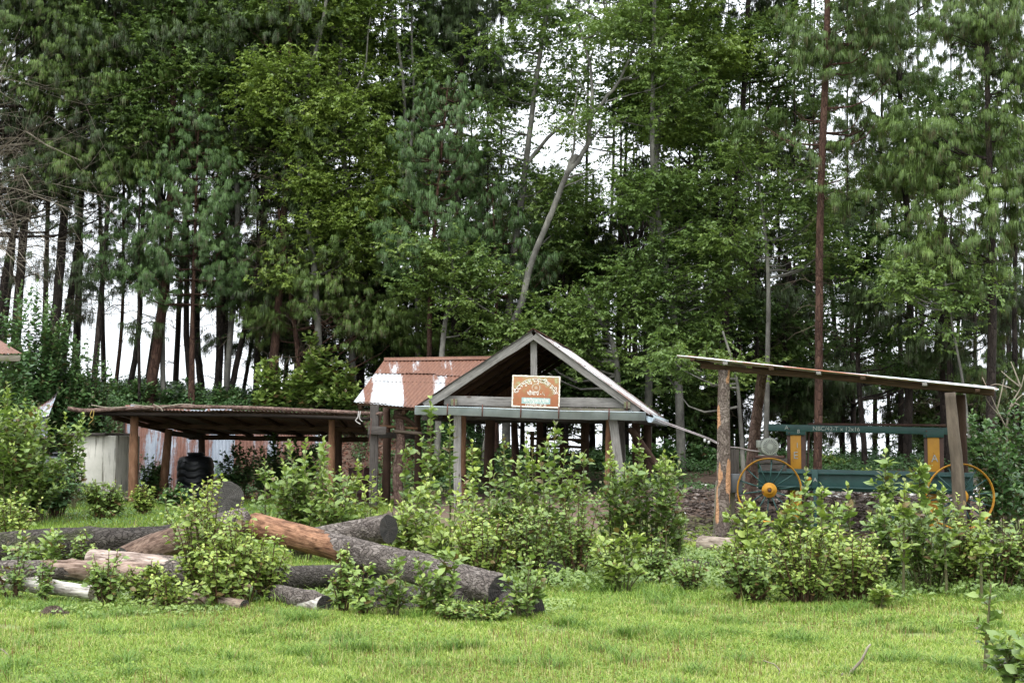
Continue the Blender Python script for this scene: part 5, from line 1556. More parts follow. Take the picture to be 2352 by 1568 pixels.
def mbox(name, x0, y0, x1, y1, dd, dep, mat, par=None, lab=None, bev=.006):
    """upright plate spanning the machine's length from (x0,y0) to (x1,y1), dd behind its face"""
    a0 = Z4(x0, y0, D_(x0) + dd); a1 = Z4(x1, y0, D_(x1) + dd)
    b0 = Z4(x0, y1, D_(x0) + dd); 
    M_, L_ = frame(a0, a1)
    h = a0.z - b0.z
    mb = MB(); n = max(1, int(L_ / .5))
    for k in range(1): box(mb, 0, L_, 0, dep, -h, 0)
    o = part(name, mb, mat, par or bs, M_, bevel=bev)
    if lab: o['label'] = lab
    return o
def mbar(name, x0, y0, x1, y1, h, dd, dep, mat, par=None):
    a0 = Z4(x0, y0, D_(x0) + dd); a1 = Z4(x1, y1, D_(x1) + dd)
    return timber(name, a0, a1, dep, h, mat, par or bs, warp=.001)
# main girder: web, flanges
mbar('girder', 682, 886, 2032, 918, .36, .16, .02, GREENP)
g_ = mbar('flange', 682, 842, 2032, 874, .03, .16, .16, GREENP)
mbar('flange', 682, 932, 2032, 962, .03, .16, .16, GREENP)
# top rail and rod
mbar('top_rail', 745, 564, 1880, 588, .115, .30, .06, GREENB)
M_, L_ = None, None
mb = MB(); tube(mb, [Z4(1000, 543, D_(1000) + .5), Z4(1860, 551, D_(1860) + .5)], .02, 8); part('shaft', mb, BRN, bs)
mb = MB(); tube(mb, [Z4(1000, 543, D_(1000) + .5), Z4(985, 1020, D_(1000) + .5)], .02, 8); part('shaft', mb, BRN, bs)
for (xa, xb, ya, ym, yb) in ((860, 975, 560, 838, 1160), (1722, 1845, 575, 866, 1200)):
    col = mbox('column', xa, ya + 30, xb, yb, .32, .30, BRN)
    w_ = xb - xa
    mbox('painted_plate', xa + 22, ya + 52, xb - 26, ym - 2, .305, .012, YEL, col)
    mbox('painted_plate', xa + 22, ym + 94, xb - 24, yb - 15, .305, .012, YEL, col)
    cp = mbox('head_plate', xa - 5, ya, xb + 2, ya + 52, .27, .03, GREENB, col)
    bb = MB()
    for fx in (.12, .35, .65, .88):
        for fy in (.22, .78):
            q = Z4(xa + w_ * fx, ya + 52 * fy, D_(xa) + .262)
            tube(bb, [q, q + Vector((0, -.014, 0))], .013, 6)
    part('bolt', bb, BRN, cp)
for (x0, y0, x1, y1, l0, l1) in ((1016, 830, 1055, 948, 1026, 1046), (1504, 850, 1542, 965, 1514, 1532)):
    pl = mbox('guide_plate', x0, y0, x1, y1, .06, .05, GREENB)
    mbox('leg', l0, y1, l1, 1190, .09, .05, GREENB)
mb = MB(); q = Z4(1003, 888, D_(1003) + .05); tube(mb, [q, q + Vector((0, .14, 0))], .035, 12); part('knob', mb, YEL, bs)
def text_on(name, s, zx, zy, dd, size, mat, par, tilt=0):
    vs, fs = glyph(s, size)
    P = Z4(zx, zy, D_(zx) + dd)
    M_, _ = frame(P, Z4(zx + 400, zy + 400 * tilt, D_(zx + 400) + dd))
    v = [(a, 0, b_) for a, b_, _ in vs]
    mb = MB().add(v, [f for f in fs if len(f) == 4] or None, [f for f in fs if len(f) == 3] or None)
    part(name, mb, mat, par, M_)
text_on('lettering', 'NBC/42-T x 12x16', 1022, 582, .262, .10, CHALK, bs, .021)
for s_t, zx, zy, dd, sz in (('A', 846, 577, .262, .10), ('B', 924, 600, .235, .09), ('E', 900, 760, .29, .17), ('1', 914, 692, .29, .13), ('A', 1768, 780, .29, .17), ('A', 1026, 905, .05, .10), ('B', 1515, 922, .05, .10)):
    text_on('lettering', s_t, zx, zy, dd, sz, CHALK, bs)

def wheel(zx, zy, d, R_):
    c = Z4(zx, zy, d)
    yaw = math.atan(.00066 * F / .3653 / d) * 0 + math.radians(8)
    M_ = Matrix.Translation(c) @ Matrix.Rotation(-yaw, 4, 'Z') @ Matrix.Rotation(math.pi / 2, 4, 'X')
    mb = MB(); s = 72
    prof = [(R_, -.055), (R_, .055), (R_ - .010, .055), (R_ - .010, .010), (R_ - .026, .008), (R_ - .026, -.008), (R_ - .010, -.010), (R_ - .010, -.055), (R_, -.055)]
    an = np.arange(s) / s * 2 * np.pi
    v = [(r_ * math.cos(a), r_ * math.sin(a), z_) for (r_, z_) in prof for a in an]
    q = [(i * s + j, i * s + (j + 1) % s, (i + 1) * s + (j + 1) % s, (i + 1) * s + j) for i in range(len(prof) - 1) for j in range(s)]
    w_ = part('wheel', MB().add(v, q), YEL, bs, M_, smooth=False)
    for k in range(14):
        a = (k + .3) / 14 * 2 * math.pi
        mb = MB(); tube(mb, [(.10 * math.cos(a), .10 * math.sin(a), .03 if k % 2 else -.03), ((R_ - .03) * math.cos(a), (R_ - .03) * math.sin(a), 0)], .0115, 8)
        part('spoke', mb, GREENB, w_, M_)
    mb = MB()
    pr = [(.001, .05), (.035, .05), (.035, .10), (.06, .10), (.06, .055), (.122, .045), (.125, .03), (.125, -.04), (.001, -.04)]
    v = [(r_ * math.cos(a), r_ * math.sin(a), z_) for (r_, z_) in pr for a in an[::2]]
    s2 = len(an[::2])
    q = [(i * s2 + j, (i + 1) * s2 + j, (i + 1) * s2 + (j + 1) % s2, i * s2 + (j + 1) % s2) for i in range(len(pr) - 1) for j in range(s2)]
    part('hub', MB().add(v, q), YEL, w_, M_)
    mb = MB(); tube(mb, [(0, 0, .05), (0, 0, .13)], .028, 10); part('axle', mb, BRN, w_, M_)
    return w_
wheel(750, 958, 24.9, .533)
wheel(1950, 998, 24.15, .533)
# motor on its timber base
mo_ = thing('electric_motor', 'round grey finned electric motor above the left spoked wheel', 'motor', tuple(Z4(755, 740, 25.6)))
c = Z4(755, 685, 25.35)
Mm = Matrix.Translation(c) @ Matrix.Rotation(math.pi / 2, 4, 'X')
mb = MB(); s = 64; an = np.arange(s) / s * 2 * np.pi
prof = [(.001, .0), (.13, .0), (.15, -.012), (.155, -.03), (.145, -.035), (.145, -.08), (.135, -.085)]
v = [(r_ * math.cos(a), r_ * math.sin(a), z_) for (r_, z_) in prof for a in an]
q = [(i * s + j, (i + 1) * s + j, (i + 1) * s + (j + 1) % s, i * s + (j + 1) % s) for i in range(len(prof) - 1) for j in range(s)]
part('fan_cowl', MB().add(v, q), MOTOR, mo_, Mm)
mb = MB()
for k in range(24):
    a0 = k / 24 * 6.283
    for r0, r1 in ((.05, .12),):
        mb.add([(r0 * math.cos(a0), r0 * math.sin(a0), .003), (r1 * math.cos(a0), r1 * math.sin(a0), .003), (r1 * math.cos(a0 + .1), r1 * math.sin(a0 + .1), .003), (r0 * math.cos(a0 + .1), r0 * math.sin(a0 + .1), .003)], [(0, 1, 2, 3)])
part('vent', mb, plain_mat('vent dark', (.05, .05, .045)), mo_, Mm)
prof = []
mb = MB(); ff = np.array([.135 if k % 2 else .15 for k in range(s)])
for z_ in (-.085, -.42): prof.append(z_)
v = [(ff[j] * math.cos(an[j]), ff[j] * math.sin(an[j]), z_) for z_ in prof for j in range(s)] + [(0, 0, -.42)]
q = [(j, s + j, s + (j + 1) % s, (j + 1) % s) for j in range(s)]
mb.add(v, q, [(2 * s, s + (j + 1) % s, s + j) for j in range(s)])
part('body', mb, MOTOR, mo_, Mm)
mb = MB(); box(mb, -.19, -.13, -.02, .11, -.30, -.06); part('terminal_box', mb, MOTOR, mo_, Mm, bevel=.01)
mb = MB(); box(mb, -.14, .14, -.175, -.135, -.40, -.06); part('foot', mb, MOTOR, mo_, Mm, bevel=.005)
mbox('motor_plate', 655, 741, 842, 757, .1, .5, BRN)
mbox('timber_base', 648, 758, 862, 792, .12, .45, W_GREYD, lab='stacked timbers under the motor')
mbox('timber_base', 690, 795, 858, 838, .14, .42, W_GREYD)
# cable strung from the gabled shed
cb = thing('electric_cable', 'pale twisted cable sagging from the gabled shed to the saw motor', 'cable', tuple(V(1553, 972, 29)))
wire('span', [ERo + Vector((.2, .5, -.05)), V(1620, 1003, 27.5), Z4(430, 664, 24.9)], .012, CABLE, cb)
wire('span', [ERo + Vector((.2, .5, -.09)), V(1600, 998, 27.9), Z4(430, 668, 24.9)], .009, CABLE, cb)
wire('span', [Z4(505, 688, 25.0), Z4(560, 692, 25.1), Z4(620, 706, 25.2), Z4(690, 716, 25.3)], .012, CABLE, cb)
for zx, zy in ((345, 636), (370, 648)):
    mb = MB(); q = Z4(zx, zy, 25.4); tube(mb, [q, q + Vector((0, 0, -.05))], .02, 8); part('insulator', mb, plain_mat('porcelain', (.7, .7, .7), (.6, .6, .62), .3), cb)
# planks in the chips
for i, (a, b_, d) in enumerate([((1905, 1231), (1985, 1238), 25.5), ((1930, 1240), (2010, 1236), 25.2)]):
    pa, pb_ = V(*a, d), V(*b_, d); pa.z = tz(pa.x, d) + .05; pb_.z = tz(pb_.x, d) + .07
    s_ = thing('plank', ['thin brown plank lying flat on the bark chips', 'second thin plank lying just in front of the first on the chips'][i], 'plank', tuple(pa), 'planks on the chips')
    timber('board', pa, pb_, .12, .025, W_BROWN, s_)
# ================================================================ logs
def end_mat(name, c0, c1):
    m, t, p, o = mat_new(name)
    oc = objco(t)
    s = nd(t, 'ShaderNodeSeparateXYZ', {0: oc})
    r2 = math_(t, 'SQRT', math_(t, 'ADD', math_(t, 'MULTIPLY', s.outputs[1], s.outputs[1]), math_(t, 'MULTIPLY', s.outputs[2], s.outputs[2])))
    rr = math_(t, 'ADD', math_(t, 'MULTIPLY', r2, 46), math_(t, 'MULTIPLY', noise(t, oc, 6, 3), 3))
    rg_ = math_(t, 'ADD', math_(t, 'MULTIPLY', math_(t, 'SINE', math_(t, 'MULTIPLY', rr, 6.28)), .25), .5)
    c = ramp(t, noise(t, oc, 9, 6, .7), [(.3, c0), (.7, c1)])
    c = mix(t, .45, c, ramp(t, rg_, [(.2, (.5, .5, .5)), (.8, (1.3, 1.3, 1.3))]), 'MULTIPLY')
    at = nd(t, 'ShaderNodeMath', {0: s.outputs[2], 1: s.outputs[1]}, operation='ARCTAN2').outputs[0]
    cr = nd(t, 'ShaderNodeTexNoise', {'W': math_(t, 'MULTIPLY', at, 2.4), 'Scale': 1.0, 'Detail': 4}, noise_dimensions='1D').outputs['Fac']
    c = mix(t, .8, c, ramp(t, math_(t, 'ABSOLUTE', math_(t, 'SUBTRACT', cr, .5)), [(.0, (.15, .13, .12)), (.02, (1, 1, 1))]), 'MULTIPLY')
    t.links.new(c, p.inputs['Base Color']); p.inputs['Roughness'].default_value = .9
    bump(t, p, math_(t, 'ADD', rg_, noise(t, oc, 30, 4)), .004)
    return m
E_GREY = end_mat('cut end grey', (.035, .032, .028), (.10, .09, .08))
E_DARK = end_mat('cut end dark', (.012, .011, .010), (.05, .042, .036))
E_PALE = end_mat('cut end pale', (.16, .13, .10), (.34, .29, .22))
BK = ((.070, .056, .048), (.165, .138, .122), (.31, .27, .24))
BK_D = ((.028, .023, .020), (.065, .055, .048), (.125, .11, .095))
LOGN = 0
def log(label, pts, r0, r1, mat, em, seed, sag=None, rough=.035, ends=(True, True), group=None, knots=4, name='log', lean_end=0):
    """pts: world points; r0 at the first"""
    P = vecs(pts)
    M_, L_ = frame(P[0], P[-1], (0, 0, 1))
    Mi = M_.inverted(); loc = [Mi @ p for p in P]
    n = max(10, int(L_ / .045)); sides = 40
    C = crv(loc, n)
    g = np.random.default_rng(seed)
    R = np.linspace(r0, r1, n) * (1 + .03 * np.sin(np.linspace(0, 9, n) + seed))
    an = np.arange(sides) / sides * 2 * np.pi
    xs = C[:, 0][:, None]
    rr = R[:, None] * (1 + rough * (np.sin(an * 2 + xs * 1.3 + seed) * .7 + np.sin(an * 3 - xs * 2.1 + seed * 2) * .5 + .35 * np.sin(an * 7 + xs * 5 + seed)) + .012 * g.normal(size=(n, sides)))
    for _ in range(knots):
        kx, ka, ks = g.uniform(.2, L_ - .2), g.uniform(0, 6.28), g.uniform(.04, .08)
        da = np.angle(np.exp(1j * (an - ka)))[None, :]
        rr += .022 * np.exp(-((xs - kx) / ks) ** 2 - (da * R[:, None] / ks) ** 2)
    v = np.stack([np.broadcast_to(xs, rr.shape), C[:, 1][:, None] + rr * np.cos(an), C[:, 2][:, None] + rr * np.sin(an)], -1)
    for e in (0, -1):   # uneven saw cuts
        tilt = g.normal(0, .12)
        v[e, :, 0] += tilt * (v[e, :, 2] - C[e, 2])
    V_ = v.reshape(-1, 3)
    i = np.arange(n - 1)[:, None] * sides; j = np.arange(sides)[None, :]; k = ((np.arange(sides) + 1) % sides)[None, :]
    q = np.stack([i + j, i + k, i + sides + k, i + sides + j], -1).reshape(-1, 4)
    root = thing(name, label, 'log', tuple(P[0].lerp(P[-1], .5) - Vector((0, 0, (r0 + r1) / 2))), group)
    part('bark', MB().add(V_, q[:, ::-1]), mat, root, M_, smooth=True)
    for e, use in ((0, ends[0]), (-1, ends[1])):
        if not use: continue
        ring = v[e]; c = ring.mean(0)
        Mc = M_ @ Matrix.Translation(Vector(c))
        rings = [ring - c, (ring - c) * .66, (ring - c) * .33]
        for a in (1, 2): rings[a] = rings[a] + np.stack([g.normal(0, .004, sides), np.zeros(sides), np.zeros(sides)], -1)
        V2 = np.vstack(rings + [np.zeros((1, 3))])
        sgn = 1 if e == 0 else -1
        q2 = []; t2 = []
        for a in range(2):
            for b_ in range(sides):
                f = (a * sides + b_, a * sides + (b_ + 1) % sides, (a + 1) * sides + (b_ + 1) % sides, (a + 1) * sides + b_)
                q2.append(f if sgn < 0 else f[::-1])
        for b_ in range(sides):
            f = (2 * sides + b_, 2 * sides + (b_ + 1) % sides, 3 * sides)
            t2.append(f if sgn < 0 else f[::-1])
        part('cut_end', MB().add(V2, q2, t2), em, root, Mc)
    return root
def bk(name, c=BK, **kw): return bark_mat(name, *c, scale=9, stretch=(.55, 1, 1), depth=.035, **kw)
MAIN = bk('main log bark', patch=(-5, 2.0, (.11, .048, .026), (.34, .185, .11), .9))
log('long half peeled log lying across the pile, the foremost and largest', [V(588, 1206, 18.2), V(870, 1282, 16.2), V(1152, 1356, 14.45)], .150, .158, MAIN, E_DARK, 1, knots=7, group='felled logs')
log('thick grey log end facing the viewer at the top of the pile', [V(519, 1144, 18.6), V(506, 1158, 19.6), V(490, 1178, 20.9)], .212, .19, bk('stub bark', patch=(-.3, .5, (.22, .17, .12), (.34, .28, .20), .5)), E_GREY, 2, group='felled logs')
log('barky log with a black cut end just behind the long half peeled log', [V(893, 1214, 17.6), V(820, 1224, 18.0), V(690, 1246, 18.4)], .165, .15, bk('log three'), E_DARK, 3, group='felled logs')
log('thin log lying behind the barky log with the black cut end', [V(965, 1183, 19.6), V(900, 1190, 19.4), V(840, 1200, 19.4)], .055, .07, bk('log thin'), E_DARK, 4, group='felled logs')
log('long dark barky log running out at the left edge behind the pile', [V(-60, 1262, 18.6), V(160, 1248, 18.8), V(330, 1243, 19.0), V(480, 1236, 19.3)], .19, .20, bark_mat('left log bark', *BK_D, scale=8, stretch=(.75, 1, 1), depth=.03, moss=(.06, .07, .025)), E_DARK, 5, knots=9, rough=.05, group='felled logs')
log('peeled brownish log slanting up under the leafy shoots', [V(283, 1286, 17.0), V(400, 1240, 17.3), V(560, 1196, 18.2)], .15, .165, bk('peeled log', patch=(.25, 1.6, (.075, .045, .032), (.21, .145, .11), .6)), E_GREY, 6, group='felled logs')
log('log with a hollow looking dark end in the middle of the pile, top bleached', [V(462, 1318, 15.7), V(380, 1308, 15.9), V(215, 1290, 16.6)], .178, .14, bk('log g', patch=(.75, 9, (.22, .16, .13), (.46, .38, .33), 1.2)), E_DARK, 7, group='felled logs')
log('pale log with bark scraps running out at the left edge, resting low', [V(-60, 1310, 16.4), V(120, 1308, 16.3), V(270, 1312, 16.0), V(340, 1320, 15.7)], .105, .115, bk('log f', patch=(1.05, 9, (.15, .095, .07), (.36, .27, .22), 1.4)), E_GREY, 8, group='felled logs')
log('white weathered log lowest at the left edge of the pile', [V(-60, 1334, 15.6), V(80, 1344, 15.3), V(212, 1360, 15.0)], .07, .068, bk('log h', patch=(-3, 9, (.32, .29, .26), (.66, .63, .58), .5)), E_PALE, 9, group='felled logs')
log('short pinkish bare log in the grass below the leafy shoots', [V(562, 1393, 14.45), V(500, 1384, 14.6), V(425, 1374, 14.9)], .068, .075, bk('log i', patch=(-1, 9, (.16, .11, .085), (.36, .28, .23), .5)), E_DARK, 10, group='felled logs')
log('short log with bleached front end in the grass, pointing right', [V(747, 1391, 14.35), V(700, 1378, 14.6), V(610, 1358, 15.4)], .098, .10, bk('log j', patch=(-1, .28, (.34, .31, .28), (.55, .52, .48), .25)), E_DARK, 11, group='felled logs')
log('upper of two black mossy logs wedged under the long log', [V(838, 1366, 14.7), V(1000, 1372, 14.75), V(1110, 1380, 14.8)], .095, .10, bark_mat('log k', *BK_D, scale=9, stretch=(.7, 1, 1), depth=.025), E_DARK, 12, group='felled logs')
log('lower of two black mossy logs wedged under the long log', [V(830, 1402, 14.35), V(980, 1404, 14.4), V(1160, 1412, 14.3)], .085, .085, bark_mat('log l', *BK_D, scale=9, stretch=(.7, 1, 1), depth=.025, moss=(.05, .06, .02)), E_DARK, 13, group='felled logs')
log('dark log end smothered in leaves at the right end of the pile', [V(1210, 1398, 13.8), V(1150, 1385, 14.9), V(1080, 1365, 16.5)], .16, .15, bark_mat('log m', *BK_D, scale=9, stretch=(.7, 1, 1), depth=.02), E_DARK, 14, group='felled logs')
log('dark log end low among the shrubs right of the pile', [V(1272, 1316, 17.0), V(1235, 1305, 18.2)], .13, .12, bk('log n'), E_DARK, 15, group='felled logs')
log('bare pale log lying at the foot of the saw shelter post', [V(1612, 1252, 22.2), V(1650, 1256, 22.0), V(1720, 1268, 21.6)], .15, .14, bk('log o', patch=(-2, 9, (.18, .14, .11), (.32, .27, .22), .5)), E_GREY, 16, group='felled logs')
log('thin barky log flat on the grass before the saw shelter', [V(1510, 1298, 19.2), V(1580, 1300, 19.0), V(1690, 1304, 18.8)], .075, .085, bk('log p'), E_GREY, 17, group='felled logs')
log('small round log end in the grass near the left bushes', [V(163, 1168, 33.0), V(150, 1166, 33.8)], .17, .15, bk('log q', BK_D), E_GREY, 18, group='felled logs')
log('log half sunk in the dark heart of the pile', [V(640, 1330, 15.6), V(760, 1322, 16.2), V(900, 1318, 16.8)], .13, .12, bark_mat('log r', *BK_D, scale=9, stretch=(.7, 1, 1), depth=.02), E_DARK, 19, group='felled logs')
# earth-brown dropping-like clod and stones
def clod(label, x, y, d, rx, ry, h, seed, mat, name='rock', cat='rock'):
    c = V(x, y, d); z = tz(c.x, d)
    g = np.random.default_rng(seed)
    nu, nv = 36, 14
    v = []
    for j in range(nv):
        ph = j / (nv - 1) * math.pi / 2
        for i in range(nu):
            a = i / nu * 2 * math.pi
            k = 1 + .16 * math.sin(a * 3 + seed) + .1 * math.sin(a * 5 + ph * 4 + seed * 2) + g.normal(0, .03)
            v.append((c.x + rx * k * math.cos(a) * math.cos(ph), c.y + ry * k * math.sin(a) * math.cos(ph), z - .03 + (h + .03) * (math.sin(ph)) * (1 + .15 * math.sin(a * 2 + ph * 5)) + g.normal(0, .004)))
    q = [(j * nu + i, j * nu + (i + 1) % nu, (j + 1) * nu + (i + 1) % nu, (j + 1) * nu + i) for j in range(nv - 1) for i in range(nu)]
    root = thing(name, label, cat, (c.x, d, z))
    part('lump', MB().add(v, q), mat, root, smooth=True)
SOIL = bark_mat('dry clod', (.06, .04, .03), (.13, .095, .07), (.25, .20, .16), 14, (1, 1, 1), .02)
clod('brown crumbly earth clod in the grass at lower left', 121, 1418, 14.0, .17, .14, .075, 1, SOIL)
clod('small dark stone in the grass below the brown clod', 135, 1440, 13.2, .05, .05, .03, 2, SOIL)
clod('small brown earth clod in the grass left of the right shrubs', 1560, 1404, 14.4, .13, .10, .02, 5, SOIL)
# dead sticks in the foreground
def stick(label, lists, d, mat=TWIGPALE, r=.012):
    c = V(*lists[0][0], d)
    root = thing('stick', label, 'stick', (c.x, d, tz(c.x, d)))
    mb = MB()
    for pts in lists:
        P = crv([V(x, y, d + .0 * i) for i, (x, y) in enumerate(pts)], 10)
        if pts is lists[0]: P[0][2] = tz(P[0][0], d) - .02
        g = np.random.default_rng(abs(int(pts[0][0]))); P[1:] += g.normal(0, .003, P[1:].shape)
        tube(mb, P, np.linspace(r, r * .45, 10), 6, True)
    part('stem', mb, mat, root, smooth=True)
stick('thick bare forked stick upright in the lower right grass', [[(1948, 1565), (1962, 1535), (1985, 1505), (1998, 1478)], [(1950, 1556), (1972, 1555), (1985, 1557)]], 10.3, r=.014)
stick('short bare stick stub beside the forked stick', [[(1930, 1568), (1936, 1545)]], 10.2, r=.012)
stick('thin curved dead twig arching over the lower right grass', [[(1786, 1560), (1790, 1538), (1776, 1524), (1754, 1516)]], 10.4, r=.007)
stick('thin twig lying in the lower left grass', [[(-8, 1480), (10, 1495), (24, 1515), (26, 1525)]], 11.2, r=.006)
# ================================================================ shrubs and saplings
def shrub(label, x, ytop, ybase, hw, kind='alder', tone='L', dens=1.0, d=None, leaf=None, seed=0, group=None, lean=0.0, name=None, cat=None):
    """x, ytop, ybase, hw in photo units; hw = half width of the foliage"""
    r = np.random.default_rng(seed * 7 + 13)
    if d is None: d = 5496.0 / (ybase - 1015)
    k = d / F
    c = V(x, ybase, d); g = tz(c.x, d)
    H = V(x, ytop, d).z - g; Wd = hw * k * 1.15
    H = max(H, .15)
    dens *= .72 if (880 < x < 1600 and ybase < 1360 and ybase > 1230) else (.85 if x > 1650 and d < 20 else 1)
    mat = {'L': S_LIGHT, 'M': S_MID, 'D': S_DARK}[tone]
    if kind == 'alder': lf = (leaf or .085) * 1.5; step = .058; sdr = .55; wr = .70; hang = -.1; ns = int(8.5 * Wd / .3 * dens) + 3; side = 4
    elif kind == 'weed': lf = (leaf or .055) * 1.2; step = .040; sdr = .8; wr = .82; hang = .35; ns = int(15 * Wd / .3 * dens) + 4; side = 4
    elif kind == 'sapling': lf = (leaf or .095) * 1.55; step = .048; sdr = .5; wr = .74; hang = -.05; ns = 1; side = int(9 * dens); 
    else: lf = leaf or .14; step = .06; sdr = .7; wr = .66; hang = 0; ns = int(3 * dens); side = 1
    nm = name or ('sapling' if kind in ('sapling', 'big') else 'shrub')
    root = thing(nm, label, cat or nm, (c.x, d, g), group)
    sm_ = MB(); lm = MB()
    shoots = []
    for i in range(ns):
        a = r.random() * 6.283; q = r.random() ** .5
        if kind == 'sapling': a, q = 0, 0
        ox, oy = math.cos(a) * q, math.sin(a) * q
        b0 = np.array([c.x + ox * Wd * .30, d + oy * min(Wd, .6) * .30, 0.0]); b0[2] = terr(b0[0], b0[1])
        hh = H * (1 - .42 * q * q) * r.uniform(.42, 1.15)
        if kind == 'sapling': hh = H
        elif r.random() < .3: hh = H * r.uniform(1.0, 1.3) * (1 - .3 * q * q)
        t0 = np.array([c.x + ox * Wd * .95 + lean * Wd, d + oy * min(Wd, .8) * .9, g + hh]) + r.normal(0, .03, 3)
        m0 = b0 * .5 + t0 * .5 + np.array([-ox * Wd * .10, 0, .08 * hh])
        shoots.append((b0, m0, t0, .010 if kind != 'sapling' else .016))
        for s_ in range(side):
            f = r.uniform(.25, .9)
            p_ = (1 - f) ** 2 * b0 + 2 * f * (1 - f) * m0 + f * f * t0
            dz = r.uniform(0, 6.283); L = H * .26 * r.uniform(.5, 1.2) * (1.35 - f * .75)
            if kind == 'sapling': L = max(.10, Wd * 1.25 * (1.08 - f)) * r.uniform(.7, 1.15)
            if kind == 'weed': L = min(L, .22)
            e = p_ + np.array([math.cos(dz) * L * .75, math.sin(dz) * L * .6, L * (.75 if kind != 'weed' else .6)])
            mm = (p_ + e) / 2 + np.array([math.cos(dz), math.sin(dz), 0]) * L * .15
            shoots.append((p_, mm, e, .005))
    LP, LA, LN, LS, LT_ = [], [], [], [], []
    for (a, b_, c_, rd) in shoots:
        t_ = np.linspace(0, 1, 8)[:, None]
        C = (1 - t_) ** 2 * a + 2 * t_ * (1 - t_) * b_ + t_ * t_ * c_
        tube(sm_, C, np.linspace(rd, rd * .3, 8), 4, False)
        L = np.linalg.norm(np.diff(C, axis=0), axis=1).sum()
        n = max(5, int(L / step))
        lo = .22 if rd > .006 else .12
        f = np.linspace(lo, 1, n) + r.normal(0, .01, n); f = np.clip(f, 0, 1)[:, None]
        P = (1 - f) ** 2 * a + 2 * f * (1 - f) * b_ + f * f * c_
        T = norm(2 * (1 - f) * (b_ - a) + 2 * f * (c_ - b_))
        an = np.arange(n) * (2.4 if kind != 'weed' else 1.5708 ) + r.random() * 6
        if kind == 'weed': an = np.repeat(np.arange((n + 1) // 2), 2)[:n] * 1.571 + np.tile([0, 3.1416], n)[:n] + r.random() * 6
        rad = np.stack([np.cos(an), np.sin(an), np.zeros(n)], -1)
        tipf = np.clip((f[:, 0] - .72) / .28, 0, 1)
        ax = T * (.45 + .5 * tipf[:, None]) + rad * (1.0 - .45 * tipf[:, None]) + np.array([0, 0, -hang]) + r.normal(0, .22, (n, 3))
        nr = T * .8 + np.array([0, -.15, .55]) - rad * .1 + r.normal(0, .3, (n, 3))
        s = lf * (1 - .5 * tipf) * r.uniform(.7, 1.15, n) * (.65 + .35 * np.minimum(1, f[:, 0] / .5))
        hrel = (P[:, 2] - g) / H
        tn = .40 + .40 * tipf + r.normal(0, .12, n) + .10 * (hrel - .5)
        tn = np.where(r.random(n) < (.05 if kind != 'weed' else .06) * (1.6 - hrel), 0.0, np.maximum(.09, tn))
        red = (tipf > .85) & (r.random(n) < .35)
        tn = np.where(red & (kind != 'weed'), .03, tn)
        LP.append(P); LA.append(ax); LN.append(nr); LS.append(s); LT_.append(tn)
    LP = np.concatenate(LP); LA = np.concatenate(LA); LN = np.concatenate(LN); LS = np.concatenate(LS); LT_ = np.concatenate(LT_)
    if kind == 'weed':   # bare dark stems at the foot
        kk = (LP[:, 2] - g) / H > r.uniform(.05, .32, len(LP)); LP, LA, LN, LS, LT_ = LP[kk], LA[kk], LN[kk], LS[kk], LT_[kk]
    put_leaves(lm, LP, LA, LN, LS, LT_, LT6 if d < 26 else LT2, wr)
    LEAFN[0] += len(LP)
    part('stem', sm_, STEM_R if kind == 'weed' else STEM_G, root)
    part('foliage', lm, mat, root)
    return root

